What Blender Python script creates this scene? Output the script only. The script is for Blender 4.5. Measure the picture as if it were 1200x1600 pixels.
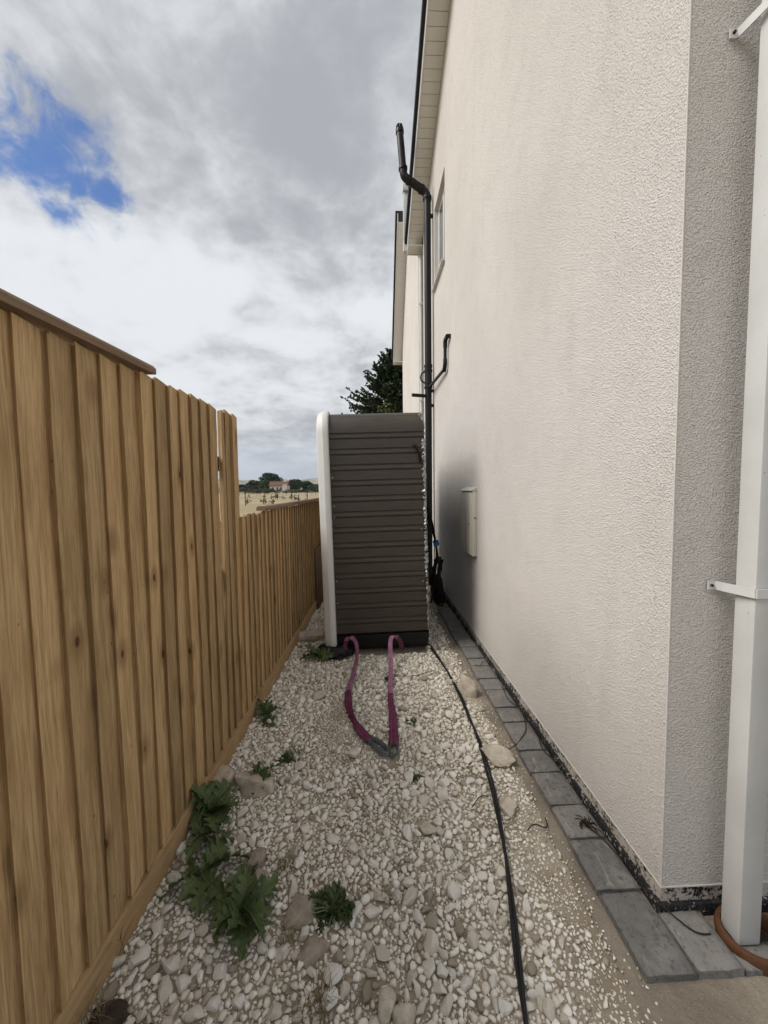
import bpy, bmesh, math, random
import numpy as np
from mathutils import Vector, Matrix, Euler, noise as mnoise

random.seed(7); rng = np.random.default_rng(11)
R_ = math.radians
S = bpy.context.scene
for o in list(bpy.data.objects): bpy.data.objects.remove(o)
COL = S.collection

# ------------------------------------------------------------------ camera
cam_d = bpy.data.cameras.new('camera'); cam = bpy.data.objects.new('camera', cam_d); COL.objects.link(cam)
cam_d.sensor_fit = 'HORIZONTAL'; cam_d.sensor_width = 36.0; cam_d.lens = 577.0/1200*36
cam_d.clip_start = 0.05; cam_d.clip_end = 20000
cR = Vector((0.99926149, -0.03630817, -0.01257751)); cU = Vector((0.01469962, 0.05878466, 0.99816245)); cF = Vector((0.03550209, 0.99761018, -0.05927496))
cam.matrix_world = Matrix(((cR.x, cU.x, -cF.x, 0), (cR.y, cU.y, -cF.y, 0), (cR.z, cU.z, -cF.z, 1.5), (0, 0, 0, 1)))
S.camera = cam

# ------------------------------------------------------------------ world, sun, exposure
SUN = Vector((-0.78, -0.12, 0.86)).normalized()
w = bpy.data.worlds.new('World'); S.world = w; w.use_nodes = True
wt = w.node_tree; wt.nodes.clear()
def WN(t, **k):
    n = wt.nodes.new(t)
    for a, b in k.items(): setattr(n, a, b)
    return n
def wl(a, b): wt.links.new(a, b)
def wmath(op, a, b=None, c=None):
    n = WN('ShaderNodeMath', operation=op)
    for i, v in enumerate((a, b, c)):
        if v is None: continue
        if isinstance(v, (int, float)): n.inputs[i].default_value = v
        else: wl(v, n.inputs[i])
    return n.outputs[0]
def wstep(v, lo, hi):
    n = WN('ShaderNodeMapRange', interpolation_type='SMOOTHERSTEP'); wl(v, n.inputs[0])
    n.inputs[1].default_value = lo; n.inputs[2].default_value = hi
    return n.outputs[0]
def wmix(f, a, b):
    n = WN('ShaderNodeMix', data_type='RGBA'); n.clamp_factor = True
    for i, v in ((0, f), (6, a), (7, b)):
        if isinstance(v, (int, float)): n.inputs[i].default_value = v
        elif isinstance(v, tuple): n.inputs[i].default_value = (*v, 1)
        else: wl(v, n.inputs[i])
    return n.outputs[2]
sky = WN('ShaderNodeTexSky'); sky.sky_type = 'NISHITA'; sky.sun_disc = False
sky.sun_elevation = math.asin(SUN.z); sky.sun_rotation = math.atan2(SUN.x, SUN.y); sky.altitude = 50
geo = WN('ShaderNodeTexCoord'); sep = WN('ShaderNodeSeparateXYZ'); wl(geo.outputs['Generated'], sep.inputs[0])
zc = wmath('MAXIMUM', sep.outputs[2], 0.0); den = wmath('ADD', zc, 0.26)
comb = WN('ShaderNodeCombineXYZ'); wl(wmath('DIVIDE', sep.outputs[0], den), comb.inputs[0]); wl(wmath('DIVIDE', sep.outputs[1], den), comb.inputs[1])
def wnoise(scale, off, det=8, rough=.55, dist=0.0, src=None):
    m = WN('ShaderNodeMapping'); wl(src or comb.outputs[0], m.inputs[0]); m.inputs[1].default_value = off
    n = WN('ShaderNodeTexNoise'); wl(m.outputs[0], n.inputs[0])
    n.inputs['Scale'].default_value = scale; n.inputs['Detail'].default_value = det; n.inputs['Roughness'].default_value = rough; n.inputs['Distortion'].default_value = dist
    return n.outputs[0]
n_big = wnoise(1.05, (3.1, 1.7, 0.4), 5, .5, .3)
n_mid = wnoise(3.4, (0.3, 4.2, 1.0), 8, .58, .4)
n_fine = wnoise(9.0, (5.3, 0.2, 2.0), 8, .6, .2)
def blob(d, r0, r1):
    v = WN('ShaderNodeVectorMath', operation='DISTANCE'); wl(geo.outputs['Generated'], v.inputs[0]); v.inputs[1].default_value = Vector(d).normalized()
    return wstep(wmath('ADD', v.outputs['Value'], JIT), r1, r0)
JIT = wmath('MULTIPLY', wmath('SUBTRACT', wnoise(7.0, (1.0, 2.0, 3.0), 7, .6, 0, geo.outputs['Generated']), .5), .30)
hole = blob((-0.517, 0.665, 0.538), .035, .11)
for d, a, b in (((-0.471, 0.716, 0.515), .02, .085), ((-0.424, 0.756, 0.498), .005, .055), ((-0.554, 0.624, 0.551), .04, .11), ((-0.587, 0.592, 0.552), .04, .12)):
    hole = wmath('MAXIMUM', hole, blob(d, a, b))
# open gaps elsewhere in the broken cloud, same kind as the one in view
gaps = wstep(n_big, .66, .74)
hole = wmath('MAXIMUM', hole, wmath('MULTIPLY', gaps, .8))
hole = wmath('MULTIPLY', hole, wstep(wmath('ADD', wmath('MULTIPLY', n_mid, .55), wmath('MULTIPLY', wnoise(14.0, (2.0, 7.0, 1.0), 6, .6, .6, geo.outputs['Generated']), .45)), .60, .42))
# cloud shade
shade = wmath('ADD', wmath('MULTIPLY', n_big, .75), wmath('ADD', wmath('MULTIPLY', n_mid, .80), wmath('MULTIPLY', n_fine, .44)))
elev = sep.outputs[2]
bright_band = wmath('MULTIPLY', wstep(elev, .06, .26), wstep(elev, .60, .40))
shade = wmath('ADD', shade, wmath('MULTIPLY', bright_band, .15))
shade = wmath('ADD', shade, wmath('MULTIPLY', wstep(sep.outputs[0], .05, -.6), .10))
t = wstep(shade, .80, 1.36)
K = 10.0       # cloud colours are divided by the background strength of 0.1
cl = wmix(t, (.335*K, .352*K, .38*K), (.665*K, .685*K, .71*K))
low = wstep(elev, .20, .02)
cl = wmix(wmath('MULTIPLY', low, .75), cl, (.42*K, .47*K, .54*K))
skyblue = WN('ShaderNodeMix', data_type='RGBA', blend_type='MULTIPLY'); skyblue.inputs[0].default_value = 1
wl(sky.outputs[0], skyblue.inputs[6]); skyblue.inputs[7].default_value = (0.50, 0.70, 1.0, 1)
final = wmix(hole, cl, skyblue.outputs[2])
bg = WN('ShaderNodeBackground'); bg.inputs[1].default_value = 0.1; wl(final, bg.inputs[0])
wo = WN('ShaderNodeOutputWorld'); wl(bg.outputs[0], wo.inputs[0])

sd = bpy.data.lights.new('sun', 'SUN'); sun = bpy.data.objects.new('sun', sd); COL.objects.link(sun)
sd.energy = 2.9; sd.angle = R_(36); sd.color = (1.0, .95, .88)
sun.rotation_euler = (-SUN).to_track_quat('-Z', 'Y').to_euler()
S.view_settings.view_transform = 'Standard'; S.view_settings.look = 'None'; S.view_settings.gamma = 1
S.view_settings.exposure = 0.32; S.view_settings.use_curve_mapping = False

# ------------------------------------------------------------------ helpers
def tag(o, label=None, cat=None, group=None, kind=None):
    if label: o['label'] = label
    if cat: o['category'] = cat
    if group: o['group'] = group
    if kind: o['kind'] = kind
    return o
def empty(name, loc=(0, 0, 0), rot=(0, 0, 0)):
    o = bpy.data.objects.new(name, None); COL.objects.link(o); o.location = loc; o.rotation_euler = rot
    o.empty_display_size = .1
    return o
def link(name, me, mat, parent=None, smooth=None):
    if mat and not me.materials: me.materials.append(mat)
    o = bpy.data.objects.new(name, me); COL.objects.link(o)
    if parent: o.parent = parent
    if smooth is not None: smooth_me(me, smooth)
    return o
def smooth_me(me, ang=40):
    n = len(me.polygons)
    me.polygons.foreach_set('use_smooth', np.ones(n, bool))
    if ang < 179:
        bm = bmesh.new(); bm.from_mesh(me)
        for e in bm.edges:
            if len(e.link_faces) == 2 and e.calc_face_angle(0) > R_(ang): e.smooth = False
        bm.to_mesh(me); bm.free()
def bm_obj(name, bm, mat, parent=None, smooth=None):
    bmesh.ops.recalc_face_normals(bm, faces=bm.faces)
    me = bpy.data.meshes.new(name); bm.to_mesh(me); bm.free()
    return link(name, me, mat, parent, smooth)
def box(bm, x0, x1, y0, y1, z0, z1, bev=0.0):
    r = bmesh.ops.create_cube(bm, size=1.0)
    vs = r['verts']
    for v in vs:
        v.co = Vector((x0+(v.co.x+.5)*(x1-x0), y0+(v.co.y+.5)*(y1-y0), z0+(v.co.z+.5)*(z1-z0)))
    if bev:
        es = list({e for v in vs for e in v.link_edges})
        bmesh.ops.bevel(bm, geom=es, offset=bev, segments=2, affect='EDGES', profile=.5)
def box_obj(name, dims, mat, parent=None, bev=0.0):
    bm = bmesh.new(); box(bm, *dims, bev); return bm_obj(name, bm, mat, parent, 35 if bev else None)
def ext(bm, poly, axis, a, b):
    """extrude a 2d polygon along axis from a to b; poly coords are the other two axes in xyz order"""
    def P(p, t):
        return Vector((t, p[0], p[1])) if axis == 'x' else Vector((p[0], t, p[1])) if axis == 'y' else Vector((p[0], p[1], t))
    A = [bm.verts.new(P(p, a)) for p in poly]; B = [bm.verts.new(P(p, b)) for p in poly]
    bm.faces.new(A); bm.faces.new(B[::-1]); n = len(poly)
    for i in range(n): bm.faces.new((A[i], A[(i+1) % n], B[(i+1) % n], B[i]))
def smooth_path(pts, sub=6):
    P = [Vector(p) for p in pts]; out = []
    for i in range(len(P)-1):
        p0 = P[max(i-1, 0)]; p1 = P[i]; p2 = P[i+1]; p3 = P[min(i+2, len(P)-1)]
        for k in range(sub):
            t = k/sub
            out.append(.5*((2*p1)+(-p0+p2)*t+(2*p0-5*p1+4*p2-p3)*t*t+(-p0+3*p1-3*p2+p3)*t**3))
    out.append(P[-1]); return out
def tube(bm, pts, rad, seg=10, caps=True):
    P = [Vector(p) for p in pts]; n = len(P); rings = []
    up = Vector((0, 0, 1)); prev = None
    for i, p in enumerate(P):
        d = (P[min(i+1, n-1)]-P[max(i-1, 0)]).normalized()
        if prev is None:
            a = d.cross(up)
            if a.length < .1: a = d.cross(Vector((0, 1, 0)))
            a.normalize()
        else:
            a = (prev-d*prev.dot(d)).normalized()
        prev = a; b = d.cross(a)
        r = rad(i/(n-1)) if callable(rad) else rad
        rings.append([bm.verts.new(p+(a*math.cos(2*math.pi*k/seg)+b*math.sin(2*math.pi*k/seg))*r) for k in range(seg)])
    for i in range(n-1):
        for k in range(seg):
            bm.faces.new((rings[i][k], rings[i][(k+1) % seg], rings[i+1][(k+1) % seg], rings[i+1][k]))
    if caps and seg > 2: bm.faces.new(rings[0][::-1]); bm.faces.new(rings[-1])
def tube_obj(name, pts, rad, mat, parent=None, seg=12, sub=0):
    bm = bmesh.new(); tube(bm, smooth_path(pts, sub) if sub else pts, rad, seg); return bm_obj(name, bm, mat, parent, 50)
def sheet(name, pts, faces, mat, parent=None):
    me = bpy.data.meshes.new(name); me.from_pydata([tuple(p) for p in pts], [], faces); me.update(); return link(name, me, mat, parent)

# ------------------------------------------------------------------ materials
class MT:
    def __init__(s, name, rough=.8, spec=.3):
        s.m = bpy.data.materials.new(name); s.m.use_nodes = True; s.t = s.m.node_tree
        s.b = s.t.nodes['Principled BSDF']; s.b.inputs['Roughness'].default_value = rough
        s.b.inputs['Specular IOR Level'].default_value = spec
        s.tc = s.t.nodes.new('ShaderNodeTexCoord'); s.oi = s.t.nodes.new('ShaderNodeObjectInfo')
    def n(s, t, **k):
        n = s.t.nodes.new(t)
        for a, b in k.items(): setattr(n, a, b)
        return n
    def l(s, a, b): s.t.links.new(a, b)
    def put(s, inp, v):
        if isinstance(v, (int, float)): inp.default_value = v
        elif isinstance(v, tuple): inp.default_value = (*v, 1) if len(inp.default_value) == 4 and len(v) == 3 else v
        else: s.l(v, inp)
    def math(s, op, a, b=None):
        n = s.n('ShaderNodeMath', operation=op); s.put(n.inputs[0], a)
        if b is not None: s.put(n.inputs[1], b)
        return n.outputs[0]
    def coord(s, which='Object', scale=(1, 1, 1), rnd=False, loc=(0, 0, 0)):
        m = s.n('ShaderNodeMapping'); s.l(s.tc.outputs[which], m.inputs[0]); m.inputs[3].default_value = scale; m.inputs[1].default_value = loc
        if rnd:
            c = s.n('ShaderNodeCombineXYZ'); r = s.math('MULTIPLY', s.oi.outputs['Random'], 57.0)
            s.l(r, c.inputs[0]); s.l(s.math('MULTIPLY', r, 1.7), c.inputs[1]); s.l(s.math('MULTIPLY', r, 2.3), c.inputs[2]); s.l(c.outputs[0], m.inputs[1])
        return m.outputs[0]
    def noise(s, co, scale, det=4, rough=.55, dist=0):
        n = s.n('ShaderNodeTexNoise'); s.l(co, n.inputs[0]); n.inputs['Scale'].default_value = scale
        n.inputs['Detail'].default_value = det; n.inputs['Roughness'].default_value = rough; n.inputs['Distortion'].default_value = dist
        return n.outputs[0]
    def voro(s, co, scale, out='Distance', feature='F1', rnd=1.0):
        n = s.n('ShaderNodeTexVoronoi', feature=feature); s.l(co, n.inputs[0]); n.inputs['Scale'].default_value = scale; n.inputs['Randomness'].default_value = rnd
        return n.outputs[out]
    def rng(s, v, a, b, c=0., d=1., smooth=True):
        n = s.n('ShaderNodeMapRange', interpolation_type='SMOOTHSTEP' if smooth else 'LINEAR'); s.l(v, n.inputs[0])
        for i, x in enumerate((a, b, c, d)): n.inputs[i+1].default_value = x
        return n.outputs[0]
    def mix(s, f, a, b, blend='MIX'):
        n = s.n('ShaderNodeMix', data_type='RGBA', blend_type=blend); s.put(n.inputs[0], f); s.put(n.inputs[6], a); s.put(n.inputs[7], b); return n.outputs[2]
    def col(s, c): s.put(s.b.inputs['Base Color'], c); return s
    def bump(s, h, strength=.5, dist=.01):
        n = s.n('ShaderNodeBump'); n.inputs['Strength'].default_value = strength; n.inputs['Distance'].default_value = dist; s.l(h, n.inputs['Height'])
        old = s.b.inputs['Normal'].links
        if old: s.l(old[0].from_socket, n.inputs['Normal'])
        s.l(n.outputs[0], s.b.inputs['Normal']); return s

def plain(name, c, rough=.5, spec=.4, var=.12, scale=30., bump=.0, metal=0.):
    m = MT(name, rough, spec); co = m.coord(); n = m.noise(co, scale, 5)
    d = tuple(x*(1-var) for x in c); l_ = tuple(min(1, x*(1+var)) for x in c)
    m.col(m.mix(n, d, l_)); m.b.inputs['Metallic'].default_value = metal
    m.put(m.b.inputs['Roughness'], m.rng(n, .3, .7, max(.05, rough-.08), min(1, rough+.1)))
    if bump: m.bump(n, bump, .004)
    return m.m

def render_wall():
    m = MT('scraped_render', .95, .12); co = m.coord('Object')
    big = m.noise(co, .7, 4); mid = m.noise(co, 5, 5); streak = m.noise(m.coord('Object', (3, 3, .35)), 2.0, 4)
    c = m.mix(m.rng(big, .3, .7), (.665, .628, .595), (.74, .703, .67)); c = m.mix(m.rng(mid, .45, .75, 0, .35), c, (.60, .57, .53))
    c = m.mix(m.rng(streak, .55, .8, 0, .35), c, (.59, .56, .515))
    pitn = m.noise(co, 118, 5, .70, .2); fine = m.noise(co, 260, 3, .65); grit = m.voro(co, 165)
    dark = m.rng(pitn, .55, .70); c = m.mix(m.math('MULTIPLY', dark, .50), c, (.36, .335, .30)); c = m.mix(m.rng(fine, .60, .72, 0, .45), c, (.38, .355, .32)); c = m.mix(m.rng(pitn, .42, .32, 0, .5), c, (.74, .71, .67))
    pocks = m.rng(m.noise(co, 46, 3, .6), .70, .80); c = m.mix(m.math('MULTIPLY', pocks, .30), c, (.36, .34, .30))
    m.col(c); m.bump(pitn, 1.0, .0065); m.bump(grit, .8, .006); m.bump(fine, .6, .003)
    return m.m
def wood(name='treated_pine', a=(.42, .28, .14), b=(.60, .435, .245), dk=(.19, .11, .05), grain_axis='z'):
    m = MT(name, .72, .25)
    sc = {'z': (1, 1, .05), 'y': (1, .05, 1)}[grain_axis]
    co = m.coord('Object', sc, True); co2 = m.coord('Object', (1, 1, 1), True)
    g = m.noise(co, 55, 6, .6, 1.2); g2 = m.noise(co, 190, 3, .6); blot = m.noise(m.coord('Object', {'z': (1, 1, .3), 'y': (1, .3, 1)}[grain_axis], True), 7, 5)
    c = m.mix(m.rng(g, .32, .68), a, b); c = m.mix(m.rng(g2, .48, .78, 0, .6), c, dk)
    c = m.mix(m.rng(blot, .50, .72, 0, .55), c, (.29, .185, .088))
    tone = m.mix(m.oi.outputs['Random'], (.76, .75, .72), (1.18, 1.15, 1.10)); c = m.mix(1.0, c, tone, 'MULTIPLY')
    # knots: sparse cells, stretched along the grain
    kco = m.coord('Object', {'z': (1, 1, .62), 'y': (1, .62, 1)}[grain_axis], True)
    kd = m.voro(kco, 6.5); ksel = m.n('ShaderNodeSeparateColor'); m.l(m.voro(kco, 6.5, 'Color'), ksel.inputs[0])
    sel = m.rng(ksel.outputs[0], .16, .22)
    kn = m.math('MULTIPLY', m.rng(kd, .085, .045), sel); halo = m.math('MULTIPLY', m.rng(kd, .30, .09), sel)
    c = m.mix(m.math('MULTIPLY', halo, .55), c, (.20, .11, .045)); c = m.mix(m.math('MULTIPLY', kn, .9), c, (.085, .042, .017))
    nd = m.voro(co2, 17); ns = m.n('ShaderNodeSeparateColor'); m.l(m.voro(co2, 17, 'Color'), ns.inputs[0])
    nick = m.math('MULTIPLY', m.rng(nd, .10, .05), m.rng(ns.outputs[1], .72, .78)); c = m.mix(m.math('MULTIPLY', nick, .7), c, (.09, .05, .025))
    m.col(c); m.bump(g, .45, .004); m.bump(g2, .4, .002); m.bump(kn, .3, .003)
    m.put(m.b.inputs['Roughness'], m.rng(g, .3, .7, .62, .82))
    return m.m
def stone_mat(attr):
    m = MT('chalk_stone_' + ('gravel' if attr else 'single'), .93, .15)
    co = m.coord('Object' if not attr else 'Object', (1, 1, 1), not attr)
    if attr:
        a = m.n('ShaderNodeAttribute'); a.attribute_name = 'tone'; sp = m.n('ShaderNodeSeparateColor'); m.l(a.outputs['Color'], sp.inputs[0]); r = sp.outputs[0]; r2 = sp.outputs[1]
    else:
        r = m.oi.outputs['Random']; r2 = m.math('FRACT', m.math('MULTIPLY', r, 7.31))
    c = m.mix(r, (.68, .625, .53), (.88, .85, .785))
    c = m.mix(m.rng(r2, .93, .97), c, (.36, .305, .235)); c = m.mix(m.rng(r2, .05, .02), c, (.38, .345, .29))
    nn = m.noise(co, 60, 5, .6); c = m.mix(m.rng(nn, .52, .76, 0, .5), c, (.43, .365, .28))
    n2 = m.noise(co, 260, 3); c = m.mix(m.rng(n2, .58, .8, 0, .4), c, (.34, .29, .225))
    m.col(c); m.bump(nn, .5, .006); m.bump(n2, .35, .0025)
    return m.m
def rock_mat(name, a, b):
    m = MT(name, .93, .15); co = m.coord('Object', (1, 1, 1), True)
    n = m.noise(co, 16, 6, .62, .4); n2 = m.noise(co, 110, 4, .6)
    c = m.mix(m.rng(n, .35, .65), a, b); c = m.mix(m.rng(n2, .54, .75, 0, .55), c, tuple(x*.5 for x in a))
    m.col(c); m.bump(n, .6, .015); m.bump(n2, .6, .004); return m.m
def dirt_mat():
    m = MT('chalky_dirt', .98, .08); co = m.coord()
    a = m.noise(co, 3.2, 6, .6); b = m.noise(co, 38, 5, .65); g = m.voro(co, 105); gc = m.n('ShaderNodeSeparateColor'); m.l(m.voro(co, 105, 'Color'), gc.inputs[0]); fine = m.noise(co, 240, 3, .6)
    c = m.mix(m.rng(a, .34, .66), (.275, .23, .17), (.43, .375, .295))
    c = m.mix(m.rng(b, .52, .75, 0, .7), c, (.20, .16, .115))
    chip = m.math('MULTIPLY', m.rng(g, .42, .30), m.rng(gc.outputs[0], .50, .60)); c = m.mix(m.math('MULTIPLY', chip, .8), c, (.68, .63, .545))
    m.col(c); m.bump(b, .6, .012); m.bump(chip, .8, .005); m.bump(fine, .5, .003); return m.m
def sand_mat():
    m = MT('compacted_sand', .97, .08); co = m.coord()
    a = m.noise(co, 5, 6, .6); b = m.noise(co, 55, 5, .65); f = m.noise(co, 300, 3, .6); sp = m.noise(co, 420, 2, .5)
    c = m.mix(m.rng(a, .35, .65), (.225, .192, .15), (.315, .272, .215)); c = m.mix(m.rng(b, .55, .78, 0, .6), c, (.205, .17, .125))
    c = m.mix(m.rng(sp, .64, .70, 0, .75), c, (.50, .46, .40)); c = m.mix(m.rng(sp, .33, .28, 0, .6), c, (.12, .10, .08))
    m.col(c); m.bump(a, .5, .03); m.bump(b, .8, .012); m.bump(f, .8, .004); return m.m
def paver_mat():
    m = MT('grey_concrete_block', .85, .25); co = m.coord('Object', (1, 1, 1), True)
    a = m.noise(co, 9, 6, .62); b = m.noise(co, 60, 5, .65); f = m.noise(co, 260, 3); sw = m.noise(m.coord('Object', (1, .25, 1), True), 22, 5, .6, 1.0)
    tone = m.mix(m.oi.outputs['Random'], (.14, .136, .129), (.215, .206, .194))
    c = m.mix(m.rng(a, .42, .66, 0, .8), tone, (.23, .215, .195)); c = m.mix(m.rng(b, .50, .68, 0, .65), c, (.062, .06, .058))
    c = m.mix(m.rng(sw, .58, .70, 0, .6), c, (.33, .31, .28)); c = m.mix(m.rng(f, .68, .78, 0, .6), c, (.36, .34, .31))
    m.col(c); m.bump(a, .35, .01); m.bump(b, .45, .005); m.bump(f, .4, .002); return m.m
def plinth_mat(amount, name):
    m = MT(name, .9, .2); co = m.coord()
    s = m.noise(m.coord('Object', (1, 1, 1)), 75, 6, .72, .3); s2 = m.noise(co, 9, 4)
    v = m.math('ADD', s, m.math('MULTIPLY', m.math('SUBTRACT', s2, .5), .45))
    spl = m.rng(v, amount, amount+.05); c = m.mix(spl, (.022, .022, .024), (.46, .42, .375))
    c = m.mix(m.rng(m.noise(co, 30, 4), .5, .8, 0, .5), c, (.09, .08, .07))
    m.col(c); m.bump(spl, .6, .004); m.bump(s, .5, .006); return m.m
def cladding_mat():
    m = MT('tub_cladding', .42, .45); co = m.coord('Object', (.25, 1, 1.0), True)
    g = m.noise(m.coord('Object', (.06, 1, 1), True), 120, 5, .6, .4); b = m.noise(m.coord(), 3.0, 5, .6)
    c = m.mix(m.rng(g, .3, .7), (.036, .029, .022), (.055, .045, .035)); c = m.mix(m.rng(b, .5, .75, 0, .5), c, (.068, .057, .046))
    du = m.noise(m.coord('Object', (1, 1, 1)), 26, 5, .7); c = m.mix(m.rng(du, .62, .8, 0, .35), c, (.16, .15, .135))
    m.col(c); m.bump(g, .18, .002); m.put(m.b.inputs['Roughness'], m.rng(b, .3, .7, .36, .55)); return m.m
def foliage(name, a, b, rough=.6, trans=.15):
    m = MT(name, rough, .3); co = m.coord()
    n = m.noise(co, 14, 4); c = m.mix(m.rng(n, .3, .7), a, b); c = m.mix(m.math('MULTIPLY', m.oi.outputs['Random'], .5), c, tuple(x*1.25 for x in b))
    m.col(c)
    try: m.b.inputs['Transmission Weight'].default_value = 0; m.b.inputs['Subsurface Weight'].default_value = 0
    except Exception: pass
    return m.m
def web_mat(name, a, b):
    m = MT(name, .85, .2); co = m.coord('UV'); sx = m.n('ShaderNodeSeparateXYZ'); m.l(co, sx.inputs[0])
    st = m.math('ABSOLUTE', m.math('SUBTRACT', sx.outputs[0], .5)); band = m.rng(m.math('ABSOLUTE', m.math('SUBTRACT', st, .22)), .05, .02)
    wv = m.n('ShaderNodeTexWave'); m.l(co, wv.inputs[0]); wv.inputs['Scale'].default_value = 40; wv.bands_direction = 'Y'
    n = m.noise(m.coord(), 25, 5, .6); c = m.mix(m.rng(n, .3, .7), a, b); c = m.mix(m.math('MULTIPLY', band, .5), c, tuple(min(1, x*1.9) for x in b))
    c = m.mix(m.rng(m.noise(m.coord(), 70, 4), .55, .75, 0, .5), c, (.16, .12, .10))
    m.col(c); m.bump(wv.outputs['Fac'], .4, .002); return m.m

def upvc_mat():
    m = MT('white_upvc', .38, .42); co = m.coord(); st = m.noise(m.coord('Object', (1, 1, .08)), 35, 5, .6); sp = m.noise(co, 70, 3, .5); g = m.noise(co, 3, 5)
    c = m.mix(m.rng(g, .35, .65), (.54, .55, .545), (.61, .62, .615)); c = m.mix(m.rng(st, .55, .75, 0, .35), c, (.52, .51, .47)); c = m.mix(m.rng(sp, .735, .76, 0, .7), c, (.16, .15, .13))
    m.col(c); m.put(m.b.inputs['Roughness'], m.rng(st, .3, .7, .30, .5)); return m.m
M = dict(
    bead=plain('render_bead', (.60, .575, .54), .85, .15, .15, 60, .3),
    render=render_wall(), wood=wood(), cap=wood('cap_timber', (.20, .135, .09), (.28, .20, .14), (.09, .055, .035), 'y'), rail=wood('rail_timber', (.31, .205, .105), (.42, .295, .165), (.13, .08, .04), 'y'),
    stone=stone_mat(False), gravel=stone_mat(True), dirt=dirt_mat(), sand=sand_mat(), paver=paver_mat(),
    plinth_hi=plinth_mat(.435, 'splashed_bitumen_plinth'), plinth_lo=plinth_mat(.565, 'black_plinth'), clad=cladding_mat(),
    rock=rock_mat('tan_rock', (.44, .38, .30), (.58, .52, .43)), rockgrey=rock_mat('grey_stone', (.29, .25, .20), (.40, .35, .285)), clod=rock_mat('dark_soil', (.045, .035, .028), (.075, .058, .045)),
    upvc=upvc_mat(), soffit=plain('soffit_upvc', (.66, .65, .62), .45, .4, .05, 9), pipe=plain('black_pipe_plastic', (.007, .007, .008), .42, .28, .3, 2.5),
    acrylic=plain('white_acrylic', (.60, .60, .59), .48, .4, .10, 7), blackpl=plain('black_plastic_sheet', (.008, .008, .009), .5, .3, .3, 30, .5), rubber=plain('black_cable', (.016, .015, .015), .6, .3, .4, 60),
    glass=None, clay=plain('terracotta', (.10, .044, .021), .55, .35, .25, 40, .3), foil=plain('torn_foil', (.34, .34, .33), .4, .5, .6, 45, .6, .55), tile=plain('dark_roof_tile', (.018, .019, .021), .6, .3, .3, 25),
    purple=web_mat('purple_webbing', (.20, .085, .15), (.32, .15, .24)), plum=web_mat('plum_webbing', (.10, .024, .058), (.165, .042, .092)), greyweb=web_mat('grey_loop_webbing', (.085, .095, .105), (.16, .175, .19)),
    blue=plain('blue_tape', (.03, .22, .50), .4), meter=plain('cream_meter_box', (.56, .54, .47), .4, .4, .06, 10), metal=plain('zinc_screw', (.45, .44, .42), .35, .5, .1, 30, 0, .8),
    thistle=foliage('thistle_leaf', (.042, .066, .022), (.095, .13, .05)), rib=foliage('leaf_midrib', (.10, .14, .06), (.15, .19, .085)), weed=foliage('weed_leaf', (.032, .050, .017), (.066, .092, .032)),
    grass=foliage('grass_blade', (.06, .085, .03), (.11, .13, .05)), drygrass=foliage('dry_grass', (.17, .13, .07), (.26, .21, .12)), twig=plain('dry_root', (.035, .026, .02), .9, .1, .3, 80),
    conifer=foliage('conifer_needles', (.014, .028, .012), (.032, .054, .022)), leaf=foliage('broadleaf', (.018, .036, .014), (.040, .066, .024)), ivy=foliage('shrub_leaf', (.05, .07, .02), (.09, .10, .035)), bark=plain('bark', (.07, .05, .038), .95, .1, .3, 15, .5),
    hedge=foliage('hedge_leaf', (.022, .036, .014), (.040, .056, .022)), cream=plain('cream_wall', (.62, .57, .48), .9, .1), redroof=plain('red_tile_roof', (.15, .075, .058), .85, .2), boardply=plain('brown_board', (.10, .065, .04), .7, .3, .3, 12),
)
def glass_mat():
    m = MT('window_glass', .04, .6); m.col((.035, .045, .05)); m.b.inputs['Coat Weight'].default_value = .5; m.b.inputs['Coat Roughness'].default_value = .03; return m.m
M['glass'] = glass_mat()
def field_mat():
    m = MT('straw_field', .98, .05); co = m.coord()
    a = m.noise(co, .05, 6, .6); b = m.noise(m.coord('Object', (.5, 2.2, 1)), .8, 6, .65); r = m.noise(m.coord('Object', (.08, 1, 1)), .35, 4)
    c = m.mix(m.rng(a, .35, .65), (.285, .235, .15), (.37, .31, .205)); c = m.mix(m.rng(b, .52, .75, 0, .7), c, (.21, .165, .09)); c = m.mix(m.rng(r, .58, .7, 0, .5), c, (.17, .15, .075))
    m.col(c); m.bump(b, .6, .1); return m.m
M['field'] = field_mat()
def hill_mat():
    m = MT('far_hill', .98, .05); co = m.coord(); n = m.voro(m.coord('Object', (1, .4, 1)), .0035, 'Color'); s = m.n('ShaderNodeSeparateColor'); m.l(n, s.inputs[0])
    c = m.mix(m.rng(s.outputs[0], .4, .5), (.10, .13, .06), (.28, .25, .14)); c = m.mix(m.rng(m.noise(co, .006, 6, .7), .52, .58, 0, .8), c, (.045, .065, .035)); m.col(c); return m.m
M['hill'] = hill_mat()

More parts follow.
